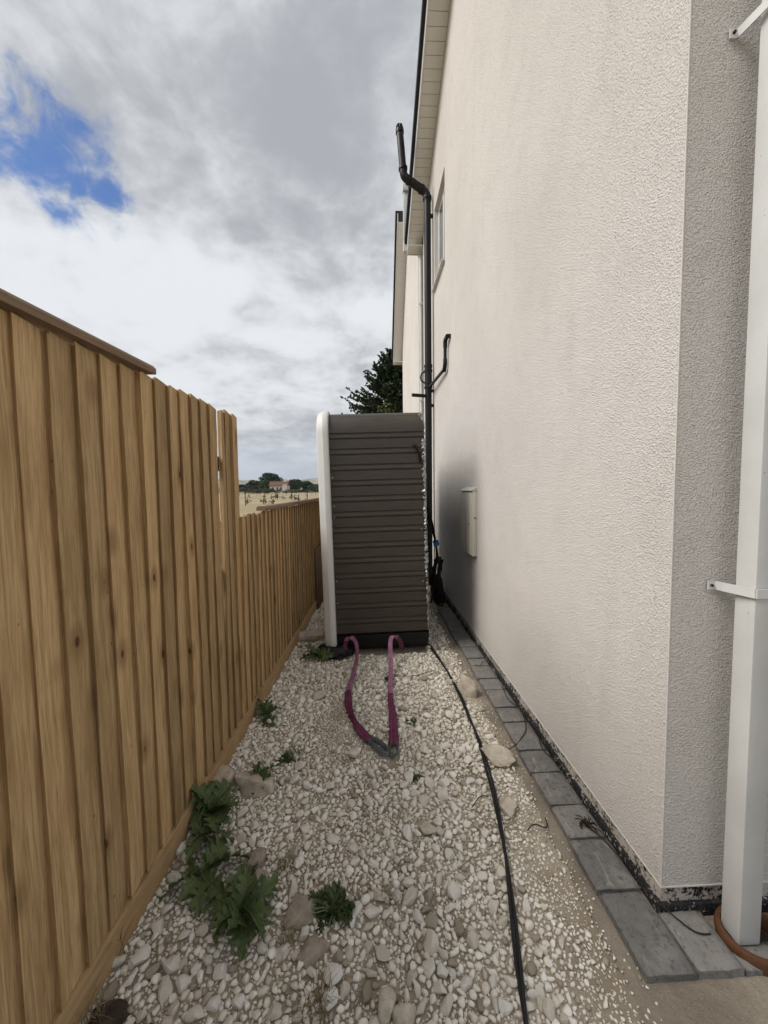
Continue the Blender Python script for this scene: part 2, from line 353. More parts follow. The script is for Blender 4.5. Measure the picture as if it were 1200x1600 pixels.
# ------------------------------------------------------------------ ground
def gz(x, y):
    n = mnoise.noise(Vector((x*1.4, y*1.4, .3)))*.016 + mnoise.noise(Vector((x*4.5, y*4.5, 2.3)))*.007
    k = max(0., min(1., (.74-x)/.18))         # flat along the house
    left = max(0., min(1., (-.45-x)/.4))*.02
    return (n+left)*k - .004
WALLX, FRONTY = .985, 1.165
def fx(y): return -.9025+.037*y
g = bmesh.new(); NX, NY = 76, 190
xs = np.concatenate([np.linspace(-.97, 1.1, 60), np.linspace(1.25, 5, 16)]); ys = np.concatenate([np.linspace(-2.5, 5, 130), np.linspace(5.1, 13, 60)])
vs = [[g.verts.new((x, y, gz(x, y))) for x in xs] for y in ys]
for j in range(len(ys)-1):
    for i in range(len(xs)-1): g.faces.new((vs[j][i], vs[j][i+1], vs[j+1][i+1], vs[j+1][i]))
gravel_bed = tag(bm_obj('gravel_path', g, M['dirt'], None, 180), 'chalky dirt path strewn with pale stones between fence and house', kind='structure')
# field out to the horizon, rising a little far off
fr = [0.9, 6, 20, 45, 90, 160, 260, 420, 800, 1600, 3500, 9000]
pts = []; fc = []; NA = 72
for r in fr:
    for a in range(NA):
        th = 2*math.pi*a/NA; x = r*math.sin(th)-3; y = r*math.cos(th)+5
        z = -.06 + (max(0, r-120)*.008 if r < 900 else 6.24) - (.2 if r < 7 else 0)
        pts.append((x, y, z))
for i in range(len(fr)-1):
    for a in range(NA): fc.append((i*NA+a, i*NA+(a+1) % NA, (i+1)*NA+(a+1) % NA, (i+1)*NA+a))
fc.append(tuple(range(NA)))
tag(sheet('field', pts, fc, M['field']), 'dry straw coloured field beyond the fence', kind='structure')
bm = bmesh.new(); prev = None
for i in range(90):
    th = R_(-75+i*1.5); d = 3600
    h = 120+55*mnoise.noise(Vector((i*.13, 0, 5)))+14*mnoise.noise(Vector((i*.6, 1, 5)))+60*math.exp(-((i-44.5)/6)**2)
    row = [bm.verts.new((math.sin(th)*(d+k*450), math.cos(th)*(d+k*450), 4+h*s)) for k, s in ((0, 0), (1, .45), (2, .85), (3, 1.0), (5, .6))]
    if prev:
        for k in range(4): bm.faces.new((prev[k], row[k], row[k+1], prev[k+1]))
    prev = row
tag(bm_obj('hill', bm, M['hill'], None, 180), 'low pale hill on the horizon', kind='structure')

# sand strip alongside the blocks and in front of the house
bm = bmesh.new(); prev = None
for i in range(160):
    y = -1.5+i*.05
    e = .742+.035*mnoise.noise(Vector((0, y*2.1, 4)))+.02*mnoise.noise(Vector((0, y*7, 8)))
    e -= .10*max(0, min(1, (1.0-y)/.5))
    row = [bm.verts.new((x, y, .004+.003*mnoise.noise(Vector((x*9, y*9, 1))))) for x in (e, e+.03, .80, .90, 1.0)]
    row[0].co.z = gz(e, y)-.002
    if y > 4.4: break
    if prev:
        for k in range(4): bm.faces.new((prev[k], prev[k+1], row[k+1], row[k]))
    prev = row
tag(bm_obj('sand_strip', bm, M['sand'], None, 180), 'bare compacted sand strip beside the grey blocks', kind='structure')
bm = bmesh.new(); box(bm, 1.0, 5, -2.5, 1.20, -.05, .004); tag(bm_obj('sand_ground', bm, M['sand']), 'bare compacted sand in front of the house', kind='structure')

# paving blocks
bm = bmesh.new(); box(bm, .825, .96, 1.0, 6.4, -.05, .008); paving = tag(bm_obj('paving_edge', bm, M['sand']), 'single row of dark grey concrete blocks along the house wall', kind='structure')
def paver(x0, x1, y0, y1, top, tilt=0):
    bm = bmesh.new(); box(bm, -(x1-x0)/2, (x1-x0)/2, -(y1-y0)/2, (y1-y0)/2, -.05, 0)
    bmesh.ops.subdivide_edges(bm, edges=bm.edges[:], cuts=8, use_grid_fill=True)
    hx, hy = (x1-x0)/2, (y1-y0)/2; s = random.random()*50
    for v in bm.verts:
        ex = hx-abs(v.co.x); ey = hy-abs(v.co.y)
        m_ = min(ex, ey)
        if v.co.z > -.001:
            v.co.z -= .009*max(0, 1-m_/.02)**1.5 + (.006 if ex < .004 and ey < .004 else 0)
            v.co.z += .0035*mnoise.noise(Vector((v.co.x*18, v.co.y*18, s)))
        j = mnoise.noise_vector(Vector((v.co.x*25, v.co.y*25, v.co.z*25+s)))
        v.co.x += j.x*.0035; v.co.y += j.y*.0035
    o = bm_obj('paving_block', bm, M['paver'], paving, 60)
    o.location = ((x0+x1)/2, (y0+y1)/2, top); o.rotation_euler = (random.uniform(-1, 1)*.012, random.uniform(-1, 1)*.015, random.uniform(-1, 1)*.012)
    return o
edges = [.995, 1.235, 1.435, 1.60, 1.805, 1.966, 2.22, 2.375, 2.595, 2.76, 2.97, 3.10, 3.33, 3.50, 3.74, 3.88, 4.10, 4.27, 4.5]
for a, b in zip(edges[:-1], edges[1:]):
    off = random.uniform(-.006, .006); paver(.812+off, .968, a+.003, b-.003, .036+random.uniform(-.004, .004))
paver(.972, 1.118, 1.0, 1.158, .036); paver(1.124, 1.262, 1.0, 1.07, .028); paver(1.37, 1.56, 1.0, 1.158, .034); paver(1.566, 1.75, 1.0, 1.158, .034); paver(1.756, 1.95, 1.0, 1.158, .034)

# ------------------------------------------------------------------ gravel
def stone_meshes(n, sub, name, seed):
    out = []; rr = random.Random(seed)
    for i in range(n):
        bm = bmesh.new(); bmesh.ops.create_icosphere(bm, subdivisions=sub, radius=1)
        planes = [(Vector((rr.gauss(0, 1), rr.gauss(0, 1), rr.gauss(0, .8))).normalized(), rr.uniform(.48, .80)) for _ in range(rr.randint(9, 13))]
        sx, sy, sz = 1, rr.uniform(.62, .92), rr.uniform(.42, .68); o = rr.random()*99
        for v in bm.verts:
            for nrm, d in planes:
                k = v.co.dot(nrm)
                if k > d: v.co -= nrm*(k-d)*.98
            v.co *= 1+.10*mnoise.noise(v.co*1.7+Vector((o, 0, 0)))
            v.co = Vector((v.co.x*sx, v.co.y*sy, v.co.z*sz))
        m = max(v.co.length for v in bm.verts)
        for v in bm.verts: v.co /= m
        bmesh.ops.triangulate(bm, faces=bm.faces)
        me = bpy.data.meshes.new(name); bm.to_mesh(me); bm.free(); out.append(me)
    return out
SM = stone_meshes(14, 2, 'stone', 3)
SS = stone_meshes(10, 1, 'small_stone', 5)
for me in SM: me.materials.append(M['stone']); smooth_me(me, 24)
def mesh_np(me):
    v = np.empty(len(me.vertices)*3, np.float32); me.vertices.foreach_get('co', v); f = np.empty(len(me.loops), np.int32); me.loops.foreach_get('vertex_index', f)
    return v.reshape(-1, 3), f.reshape(-1, 3)
NPM = [mesh_np(m) for m in SM]; NPS = [mesh_np(m) for m in SS]
TUBX0, TUBX1, TUBY0, TUBY1 = -.40, .50, 3.30, 5.4
cell = .05; grid = {}
def free(x, y, r, pack):
    R = int((r+.09)/cell)+1; cx, cy = int(x//cell), int(y//cell)
    for i in range(cx-R, cx+R+1):
        for j in range(cy-R, cy+R+1):
            for (a, b, c) in grid.get((i, j), ()):
                if (a-x)**2+(b-y)**2 < (pack*(r+c))**2: return False
    return True
def put(x, y, r): grid.setdefault((int(x//cell), int(y//cell)), []).append((x, y, r))
ROCKS = [  # x, y, length, width, height, rotation, material, label
    (-.765, 1.83, .085, .075, .075, .5, 'rock', 'pale pointed rock against the fence foot above the thistles'),
    (-.615, 1.80, .11, .07, .065, -.2, 'rock', 'broad pale rock beside the fence rock and dark thistle'),
    (-.625, 3.67, .15, .085, .085, .25, 'rock', 'large rounded boulder between the fence and the white tub rim'),
    (.695, 2.62, .085, .065, .10, -.5, 'rock', 'jagged tan rock on the sand between cable and grey blocks'),
    (.690, 1.93, .105, .065, .055, -.75, 'rock', 'long flat slab of rock beside the cable and grey blocks'),
    (.620, 1.63, .065, .045, .04, 1.2, 'rock', 'small brown lump of rock right beside the black cable'),
    (.225, 1.545, .06, .035, .03, -.5, 'rock', 'flat tan stone lying in the middle of the gravel'),
    (-.268, 1.245, .075, .06, .022, .4, 'rockgrey', 'flat grey stone between the big thistle and the small dark weed'),
    (-.478, 1.425, .052, .04, .035, 1.3, 'rockgrey', 'brown grey stone above the big thistle, farther of a pair'),
    (-.452, 1.338, .055, .045, .035, 1.7, 'rockgrey', 'brown grey stone touching the big thistle, nearer of a pair'),
    (-.208, 1.12, .055, .04, .02, .2, 'rockgrey', 'dark flat stone in front of the small dark weed'),
    (.02, .975, .042, .034, .035, 1.4, 'rock', 'plump oval stone among the loose gravel by the cable'),
    (.075, .955, .04, .035, .032, .4, 'rock', 'rounded tan stone pressed against the plump oval stone'),
    (-.76, .985, .07, .04, .022, .3, 'clod', 'dark clod of soil at the foot of the fence'),
    (-.64, .94, .05, .032, .018, -.4, 'clod', 'crumbled dark soil lump in front of the fence clod'),
    (-.40, 2.62, .07, .045, .04, .3, 'rock', 'small tan rock left of the purple strap'),
    (.60, 2.75, .05, .035, .03, .2, 'rock', 'little pale rock touching the cable by the tub'),
]
for k in ROCKS: put(k[0], k[1], max(k[2], k[3])*.85)
for px, py in [(-.186, 2.66), (-.182, 2.55), (-.165, 2.43), (-.135, 2.33), (-.105, 2.25), (-.06, 2.165), (-.02, 2.11), (.03, 2.05), (.075, 1.99), (.122, 2.61), (.12, 2.5), (.125, 2.38), (.122, 2.25), (.117, 2.13), (.113, 2.04), (.104, 1.97)]:
    for e_ in (-.012, .012): put(px+e_, py, .022); put(px+e_, py-.05, .022)
stones = []   # x,y,r
def bare(x, y): return mnoise.noise(Vector((x*2.3+4, y*2.0, 7)))*.7+mnoise.noise(Vector((x*6, y*6, 3)))*.35
rr = random.Random(21)
def scatter(count, rmin, rmax, ymax, pack, dens_bare, ymin=.72):
    for _ in range(count):
        y = ymin+(ymax-ymin)*rr.random()**1.35
        x0 = fx(y)+.03; x1 = .76-.12*rr.random()
        if rmax < .012: x1 = .76
        x = x0+(x1-x0)*rr.random()
        r = rmin+(rmax-rmin)*rr.random()**2.2
        leftness = max(0, min(1, (-.30-x)/.3))*max(0, min(1, (1.9-y)/.6))
        if r > .02 and rr.random() > .45+.55*leftness and y < 1.7: r *= .7
        b = bare(x, y)-leftness*.5
        if x > .45: b += (x-.45)*1.15
        if rmax < .009 and x > .48 and rr.random() < .72: continue
        if b > dens_bare and rr.random() < min(1, (b-dens_bare)*5): continue
        if TUBX0 < x < TUBX1 and TUBY0 < y < TUBY1: continue
        if free(x, y, r, pack): put(x, y, r); stones.append((x, y, r))
scatter(1400, .022, .038, 3.6, .72, .18)
scatter(26000, .0125, .025, 5.0, .62, .27)
scatter(80000, .0072, .0140, 5.5, .62, .46)
scatter(100000, .0035, .0085, 4.0, .68, .7)
for _ in range(650):
    y = .85+2.4*rr.random()**1.4; x = .67+.14*rr.random()**1.8; r = rr.uniform(.003, .010)*(1.3 if rr.random() < .1 else .8)
    if free(x, y, r, 1.0): put(x, y, r); stones.append((x, y, r))
stones.sort(key=lambda s: -s[2]/(s[1]+.25))
V = []; F = []; T = []; base = 0; nind = 0
for x, y, r in stones:
    z = gz(x, y) if x < .74 else .004
    e = Euler((rr.uniform(-.45, .45), rr.uniform(-.45, .45), rr.uniform(0, 6.283)))
    if nind < 300:
        o = bpy.data.objects.new('stone', SM[nind % len(SM)]); COL.objects.link(o); o.parent = gravel_bed
        o.location = (x, y, z+r*.26); o.rotation_euler = e; o.scale = (r, r, r*rr.uniform(.85, 1.1)); nind += 1; continue
    big = r > .013
    v, f = (NPM if big else NPS)[rr.randrange(14 if big else 10)]
    m = np.array(e.to_matrix(), np.float32)
    V.append((v*r)@m.T+np.array((x, y, z+r*rr.uniform(.12, .34)), np.float32)); F.append(f+base); base += len(v)
    T.append(np.tile(np.array((rr.random(), rr.random(), 0, 1), np.float32), (len(v), 1)))
V = np.concatenate(V); F = np.concatenate(F); T = np.concatenate(T)
me = bpy.data.meshes.new('gravel'); me.vertices.add(len(V)); me.vertices.foreach_set('co', V.ravel()); me.loops.add(F.size); me.loops.foreach_set('vertex_index', F.ravel().astype(np.int32))
me.polygons.add(len(F)); me.polygons.foreach_set('loop_start', np.arange(0, F.size, 3, dtype=np.int32)); me.polygons.foreach_set('loop_total', np.full(len(F), 3, np.int32)); me.update(calc_edges=True)
ca = me.color_attributes.new('tone', 'FLOAT_COLOR', 'POINT'); ca.data.foreach_set('color', T.ravel())
tag(link('gravel', me, M['gravel']), 'loose pale chalk and limestone gravel covering the path', 'gravel', kind='stuff')
print('stones', len(stones), 'tris', len(F))
# big rocks
def rock(x, y, a, b, c, rz, mat, label, i):
    bm = bmesh.new(); bmesh.ops.create_icosphere(bm, subdivisions=4, radius=1); q = random.Random(i*13+5)
    pl = [(Vector((q.gauss(0, 1), q.gauss(0, 1), q.gauss(0, .9))).normalized(), q.uniform(.5, .85)) for _ in range(11)]
    for v in bm.verts:
        for nrm, d in pl:
            k = v.co.dot(nrm)
            if k > d: v.co -= nrm*(k-d)*.9
        v.co *= 1+.13*mnoise.fractal(v.co*1.6+Vector((i*7, 0, 0)), 1, 2, 4)+.03*mnoise.noise(v.co*9+Vector((i, 0, 0)))
        v.co = Vector((v.co.x*a, v.co.y*b, v.co.z*c))
    o = bm_obj('rock' if mat != 'clod' else 'soil_clod', bm, M[mat], None, 50); o.location = (x, y, (gz(x, y) if x < .74 else 0)+c*.35); o.rotation_euler = (q.uniform(-.15, .15), q.uniform(-.15, .15), rz)
    tag(o, label, 'rock' if mat != 'clod' else 'soil')
for i, k in enumerate(ROCKS): rock(*k, i)

# ------------------------------------------------------------------ fence
def fence(name, y0, y1, top, bottom, label, skip=(), rise=0.0):
    root = empty(name, (fx((y0+y1)/2), (y0+y1)/2, 0)); ang = -math.atan(.037); root.rotation_euler = (0, 0, ang)
    L = (y1-y0)/math.cos(ang); half = L/2; root['rise'] = rise
    tag(root, label, 'fence')
    p = .0905; n = int(round(L/p)); p = L/n
    variants = []
    for k in range(6):
        bm = bmesh.new(); q = random.Random(k+len(name)); wdt = .118
        # wedge: thick edge toward the camera (low y), thin edge tucked under the next board
        prof = [(0, .010), (.011, .009), (.0258, 0), (.0265, .0010), (.0255, .010), (.0065, wdt), (.001, wdt)]
        rows = []
        N = 14
        for j in range(N+1):
            t = j/N; dx = .0020*math.sin(t*5+k)+.0012*q.uniform(-1, 1); dy = .0022*math.sin(t*4+k*1.7)
            rows.append([bm.verts.new((a+dx, b+dy, t)) for a, b in prof])
        for j in range(N):
            for i in range(len(prof)): bm.faces.new((rows[j][i], rows[j][(i+1) % len(prof)], rows[j+1][(i+1) % len(prof)], rows[j+1][i]))
        bm.faces.new(rows[0][::-1]); bm.faces.new(rows[-1])
        # slight slope on the sawn top
        for v in rows[-1]: v.co.z += q.uniform(-.002, .002)
        bmesh.ops.recalc_face_normals(bm, faces=bm.faces); me = bpy.data.meshes.new('board'); bm.to_mesh(me); bm.free(); me.materials.append(M['wood']); smooth_me(me, 25); variants.append(me)
    for i in range(n):
        y = -half+i*p; me = variants[random.randrange(6)]
        zt = top+rise*(y+half)/L+random.uniform(-.006, .006)
        m2 = me.copy(); bm = bmesh.new(); bm.from_mesh(m2)
        for v in bm.verts: v.co.z *= (zt-bottom)
        bm.to_mesh(m2); bm.free()
        o = link('board', m2, None, root)
        o.location = (random.uniform(-.0015, .0015), y+random.uniform(-.003, .003), bottom)
        o.rotation_euler = (random.uniform(-.0018, .0018), 0, random.uniform(-.014, .014))
        if i in skip:                      # warped board leaving an open slit above
            o.rotation_euler = (-.0195, 0, 0); o.location.y += .0075
    bm = bmesh.new(); box(bm, -.004, .034, -half, half, -.06, bottom-.002, .003)
    for v in bm.verts: pass
    bm_obj('gravel_board', bm, M['rail'], root, 35)
    for z in (.35, 1.0) + ((1.62,) if top > 1.6 else ()):
        bm = bmesh.new(); box(bm, -.055, -.004, -half, half, z, z+.075); bm_obj('rail', bm, M['rail'], root)
    k = max(2, int(L/1.8)+1)
    for i in range(k):
        y = -half+.05+(L-.1)*i/(k-1); bm = bmesh.new(); box(bm, -.15, -.056, y-.047, y+.047, -.3, top-.03 if i < k-1 else 1.28); bm_obj('post', bm, M['rail'], root)
    return root, half
hf, hh = fence('tall_fence', -1.05, 2.285, 1.897, .125, 'tall section of brown feather edge timber fence with part capping', skip=(34,), rise=.055)
def cap(root, y0, y1, z, z1=None):
    bm = bmesh.new(); ext(bm, [(-.022, 0), (.047, 0), (.047, .020), (.036, .032), (-.012, .032), (-.022, .020)], 'y', y0, y1)
    for v in bm.verts: v.co.z += z+((z1 or z)-z)*(v.co.y-y0)/(y1-y0)
    bm_obj('cap_rail', bm, M['cap'], root)
cap(hf, -hh, 1.455-.6175, 1.905, 1.946)
lf, lh = fence('low_fence', 2.288, 10.4, 1.352, .125, 'lower section of brown feather edge timber fence beside the field', rise=.045)
cap(lf, -lh+.40, lh, 1.362, 1.402)

# ------------------------------------------------------------------ house
def house(y0, y1, eave, ridge, far, label, window=None, front=True):
    X = WALLX; ym = (y0+y1)/2; B = .118
    root = empty('house', (X+2, ym, 0)); tag(root, label, 'house')
    def T(bm):
        for v in bm.verts: v.co -= Vector((X+2, ym, 0))
        return bm
    # gable wall with window opening
    bm = bmesh.new()
    def zr(y): return ridge if far and y <= ym else eave+(ridge-eave)*(1-abs(y-ym)/((y1-y0)/2))
    if window:
        wy0, wy1, wz0, wz1 = window
        cols = [y0, wy0, wy1, y1]
    else: cols = [y0, y1]
    def face(ps):
        bm.faces.new([bm.verts.new((X, a, b)) for a, b in ps])
    for a, b in zip(cols[:-1], cols[1:]):
        seg = [a] + ([ym] if a < ym < b else []) + [b]
        top = [(s, zr(s)) for s in seg[::-1]]
        if window and a == wy0:
            face([(a, B), (b, B), (b, wz0), (a, wz0)]); face([(a, wz1), (b, wz1)] + top)
            for p, q in (((a, wz0), (b, wz0)), ((b, wz0), (b, wz1)), ((b, wz1), (a, wz1)), ((a, wz1), (a, wz0))):
                bm.faces.new([bm.verts.new(c) for c in ((X, *p), (X, *q), (X+.11, *q), (X+.11, *p))])
        else: face([(a, B), (b, B)] + top)
    face_n = len(bm.faces)
    # underside lip of the render
    bm.faces.new([bm.verts.new(c) for c in ((X, y0, B), (X+.03, y0, B), (X+.03, y1, B), (X, y1, B))])
    me = bpy.data.meshes.new('side_wall'); T(bm).to_mesh(me); bm.free(); link('side_wall', me, M['render'], root)
    # front, rear and core
    for yy, nm in ((y0, 'front_wall'), (y1, 'rear_wall')):
        bm = bmesh.new(); c = [bm.verts.new(c) for c in ((X, yy, B), (X+6, yy, B), (X+6, yy, zr(yy)), (X, yy, zr(yy)))]; bm.faces.new(c)
        s_ = .03 if yy == y0 else -.03; bm.faces.new((c[1], c[0], bm.verts.new((X, yy+s_, B)), bm.verts.new((X+6, yy+s_, B))))
        me = bpy.data.meshes.new(nm); T(bm).to_mesh(me); bm.free(); link(nm, me, M['render'], root)
    bm = bmesh.new(); box(bm, X+.2, X+5.8, y0+.2, y1-.2, .1, eave); bm_obj('inner_block', T(bm), M['boardply'], root)
    bm = bmesh.new(); box(bm, X-.001, X+.0025, y0-.001, y0+.0025, B-.004, eave-.02); bm_obj('corner_bead', T(bm), M['bead'], root)
    bm = bmesh.new(); box(bm, X-.0025, X+.012, y0-.0025, y1+.0025, B-.005, B-.0005); box(bm, X+.0125, X+6, y0-.0025, y0+.012, B-.005, B-.0005); bm_obj('bell_bead', T(bm), M['bead'], root)
    bm = bmesh.new(); box(bm, X+.008, X+6, y0+.008, y1-.008, .052, B-.0055); bm_obj('plinth', T(bm), M['plinth_hi'], root)
    bm = bmesh.new(); box(bm, X-.004, X+6, y0-.004, y1+.004, -.2, .0515, .004); bm_obj('plinth_base', T(bm), M['plinth_lo'], root)
    # roof: soffit boards under each verge slope, bargeboard, dark tile verge, roof slab
    OV = .255; sl = (ridge-eave)/((y1-y0)/2); L = math.hypot(1, sl)
    if far:
        bm = bmesh.new(); box(bm, X-.01, X+6, y0-.02, ym-.01, ridge+.002, ridge+.12); bm_obj('flat_roof', T(bm), M['upvc'], root)
    for side in ((1,) if far else (-1, 1)):
        ye = (y0 if side < 0 else y1); yo = ye+side*.26         # eave overhang
        def q(y, dz): return (y, zr(y)+dz) if y0 <= y <= y1 else (y, eave-sl*abs(y-ye)+dz)
        n = max(8, int(abs(yo-ym)*L/.11))
        for k in range(n):
            a = ym+(yo-ym)*(k+.03)/n; b = ym+(yo-ym)*(k+.97)/n
            bm = bmesh.new(); ext(bm, [q(a, .004), q(b, .004), q(b, .014), q(a, .014)], 'x', X-OV+.022, X-.002); bm_obj('soffit_board', T(bm), M['soffit'], root)
        bm = bmesh.new(); ext(bm, [q(ym, -.012), q(yo, -.012), q(yo, .21), q(ym, .21)], 'x', X-OV, X-OV+.02); bm_obj('bargeboard', T(bm), M['upvc'], root)
        bm = bmesh.new(); ext(bm, [q(ym, .015), q(yo, .015), q(yo, .20), q(ym, .20)], 'x', X-OV+.021, X+6); bm_obj('roof_deck', T(bm), M['tile'], root)
        yt = yo+side*.05
        bm = bmesh.new(); ext(bm, [q(ym, .202), q(yt, .202), q(yt, .262), q(ym, .262)], 'x', X-OV-.045, X+6); bm_obj('roof_tiles', T(bm), M['tile'], root)
        bm = bmesh.new(); ext(bm, [q(ym, .15), q(yt, .15), q(yt, .2015), q(ym, .2015)], 'x', X-OV-.045, X-OV-.003); bm_obj('verge_trim', T(bm), M['tile'], root)
        # eave box: fascia, level soffit, gutter
        zf = eave-sl*.26
        bm = bmesh.new(); box(bm, X-OV-.002, X+6, min(yo, yo+side*.02), max(yo, yo+side*.02), zf-.06, zf+.19); bm_obj('fascia', T(bm), M['upvc'], root)
        bm = bmesh.new(); box(bm, X-OV+.001, X+6, min(ye, yo)+.004, max(ye, yo)-.004, zf-.055, zf-.04); bm_obj('eave_soffit', T(bm), M['soffit'], root)
        bm = bmesh.new(); gy = yo+side*.075; c = [(gy+.056*math.cos(t), zf+.16+.056*math.sin(t)) for t in [math.pi+i*math.pi/8 for i in range(9)]]
        ext(bm, c+[(gy+.05, zf+.165), (gy-.05, zf+.165)], 'x', X-OV-.03, X+6); bm_obj('gutter', T(bm), M['upvc'], root, 40)
    if window:
        wy0, wy1, wz0, wz1 = window; xf = X+.055
        wn = empty('window', (X+.05-X-2, (wy0+wy1)/2-ym, wz0)); wn.parent = root
        def W(bm):
            for v in bm.verts: v.co -= Vector((X+.05, (wy0+wy1)/2, wz0))
            return bm
        for (a, b, c, d) in ((wy0+.001, wy0+.065, wz0+.03, wz1-.001), (wy1-.065, wy1-.001, wz0+.03, wz1-.001), (wy0+.0655, wy1-.0655, wz1-.065, wz1-.001), (wy0+.0655, wy1-.0655, wz0+.03, wz0+.095), ((wy0+wy1)/2-.035, (wy0+wy1)/2+.035, wz0+.0955, wz1-.0655)):
            bm = bmesh.new(); box(bm, xf, xf+.05, a, b, c, d, .006); bm_obj('frame', W(bm), M['upvc'], wn, 35)
        for a, b in ((wy0+.066, (wy0+wy1)/2-.036), ((wy0+wy1)/2+.036, wy1-.066)):
            bm = bmesh.new(); box(bm, xf+.02, xf+.03, a, b, wz0+.096, wz1-.066); bm_obj('pane', W(bm), M['glass'], wn)
        bm = bmesh.new(); ext(bm, [(X-.045, wz0-.012), (X-.045, wz0+.008), (xf+.045, wz0+.029), (xf+.045, wz0-.012)], 'y', wy0+.002, wy1-.002)
        for v in bm.verts:
            if v.co.x < X: v.co.y += -.02 if v.co.y < (wy0+wy1)/2 else .02
        bm_obj('sill', W(bm), M['upvc'], wn)
    return root
h1 = house(FRONTY, 6.72, 5.96, 7.27, False, 'cream rendered house with white window and grey gully downpipe beside the path', window=(4.84, 5.58, 4.41, 5.54))
h2 = house(7.35, 10.95, 5.60, 7.85, True, 'cream rendered gabled house standing beyond the nearer house')

for nm, dm in (('box_end', (.67, .80, 7.02, 7.09, 6.05, 6.90)), ('box_cap', (.66, .84, 6.98, 7.10, 6.905, 7.05)), ('box_foot', (.665, .81, 7.0, 7.095, 5.86, 6.045))):
    bm = bmesh.new(); box(bm, *dm, .012)
    for v in bm.verts: v.co -= h2.location
    bm_obj(nm, bm, M['upvc'], h2, 35)
# white downpipe at the far corner of the near house
t = empty('downpipe', (WALLX-.03, 6.82, 0)); tag(t, 'thin white downpipe at the far corner of the house behind the black pipe', 'drainpipe', 'white downpipes')
tube_obj('pipe', [(0, 0, .1), (0, 0, 5.55)], .034, M['upvc'], t)
tube_obj('elbow', [(0, 0, 5.53), (0, .03, 5.65), (0, .14, 5.74)], .036, M['upvc'], t, 12, 4)
for z in (1.2, 3.1, 4.8): box_obj('bracket', (-.04, .045, -.045, -.036, z, z+.03), M['upvc'], t)

# square downpipe on the front wall
t = empty('downpipe', (1.190, 1.088, .0)); tag(t, 'square white downpipe standing in a brown gully ring by the house corner', 'drainpipe', 'white downpipes')
PX0, PX1, PY0, PY1 = -.036, .036, -.034, .030
bm = bmesh.new(); box(bm, PX0, PX1, PY0, PY1, .03, 5.1, .005); bm_obj('pipe', bm, M['upvc'], t, 35)
def clip(z):
    c = empty('bracket', (0, 0, z)); c.parent = t
    bm = bmesh.new(); P = [(-.088, .071), (-.062, .071), (-.040, -.0385), (.040, -.0385), (.062, .071), (.088, .071)]
    th = .004
    for (a, b), (d, e) in zip(P[:-1], P[1:]):
        dx, dy = d-a, e-b; l = math.hypot(dx, dy); nx, ny = -dy/l*th, dx/l*th
        ext(bm, [(a, b), (d, e), (d-nx, e-ny), (a-nx, b-ny)], 'z', -.014, .014)
    bm_obj('strap', bm, M['upvc'], c)
    for s in (-1, 1):
        tube_obj('screw', [(s*.077, .068, 0), (s*.077, .062, 0)], .0045, M['rubber'], c, 8)
clip(1.175); clip(2.86)

# gully ring
bm = bmesh.new(); N = 40; secs = [(.100, .0), (.106, .035), (.106, .052), (.102, .058), (.090, .058), (.086, .052), (.084, .0), (.080, -.06)]; rings = []
for i in range(N):
    a = 2*math.pi*i/N; rings.append([bm.verts.new((r*math.cos(a), r*.82*math.sin(a), z)) for r, z in secs])
for i in range(N):
    for k in range(len(secs)-1): bm.faces.new((rings[i][k], rings[(i+1) % N][k], rings[(i+1) % N][k+1], rings[i][k+1]))
t = empty('gully_ring', (1.225, 1.074, -.006)); tag(t, 'brown clay gully ring around the foot of the square downpipe', 'drain gully')
bm_obj('rim', bm, M['clay'], t, 45)
bm = bmesh.new(); bmesh.ops.create_circle(bm, cap_ends=True, radius=.081, segments=24)
for v in bm.verts: v.co.y *= .82; v.co.z = .012
bm_obj('gully_floor', bm, M['clod'], t)

# soil vent pipe
SY = 5.70; SX = .902
t = empty('soil_pipe', (SX, SY, 0)); tag(t, 'black soil vent pipe climbing the house wall past the eaves', 'drainpipe')
tube_obj('lower_pipe', [(0, 0, 0), (0, 0, 3.07)], .052, M['pipe'], t, 20)
tube_obj('upper_pipe', [(0, 0, 3.33), (0, 0, 5.80)], .052, M['pipe'], t, 20)
tube_obj('branch_socket', [(0, 0, 3.05), (0, 0, 3.36)], .057, M['pipe'], t, 20)
for z in (3.05, 3.12, 3.30, 3.37): tube_obj('collar', [(0, 0, z-.014), (0, 0, z+.014)], .064, M['pipe'], t, 20)
tube_obj('access_ring', [(-.052, 0, 3.12), (-.10, 0, 3.15), (-.115, 0, 3.21), (-.09, 0, 3.27), (-.052, 0, 3.28)], .012, M['pipe'], t, 8, 4)
tube_obj('offset_bend', [(0, 0, 5.75), (0, 0, 5.82), (-.05, 0, 5.90), (-.30, 0, 6.07), (-.345, 0, 6.13), (-.355, 0, 6.20)], .056, M['pipe'], t, 20, 5)
for p, d in (((0, 0, 5.80), (0, 0, 1)), ((-.085, 0, 5.925), (-.83, 0, .55)), ((-.27, 0, 6.05), (-.83, 0, .55)), ((-.356, 0, 6.21), (0, 0, 1))):
    p = Vector(p); d = Vector(d).normalized()*.018; tube_obj('collar', [p-d, p+d], .066, M['pipe'], t, 20)
tube_obj('vent_pipe', [(-.356, 0, 6.20), (-.40, 0, 6.74)], .052, M['pipe'], t, 20)
tube_obj('vent_collar', [(-.397, 0, 6.70), (-.4, 0, 6.75)], .06, M['pipe'], t, 20)
bm = bmesh.new()
for k in range(8):
    a = k*math.pi/8*2; tube(bm, [(-.40+.05*math.cos(a), .05*math.sin(a), 6.75), (-.402+.044*math.cos(a), .044*math.sin(a), 6.80), (-.405, 0, 6.835)], .008, 6)
bm_obj('vent_cage', bm, M['pipe'], t)
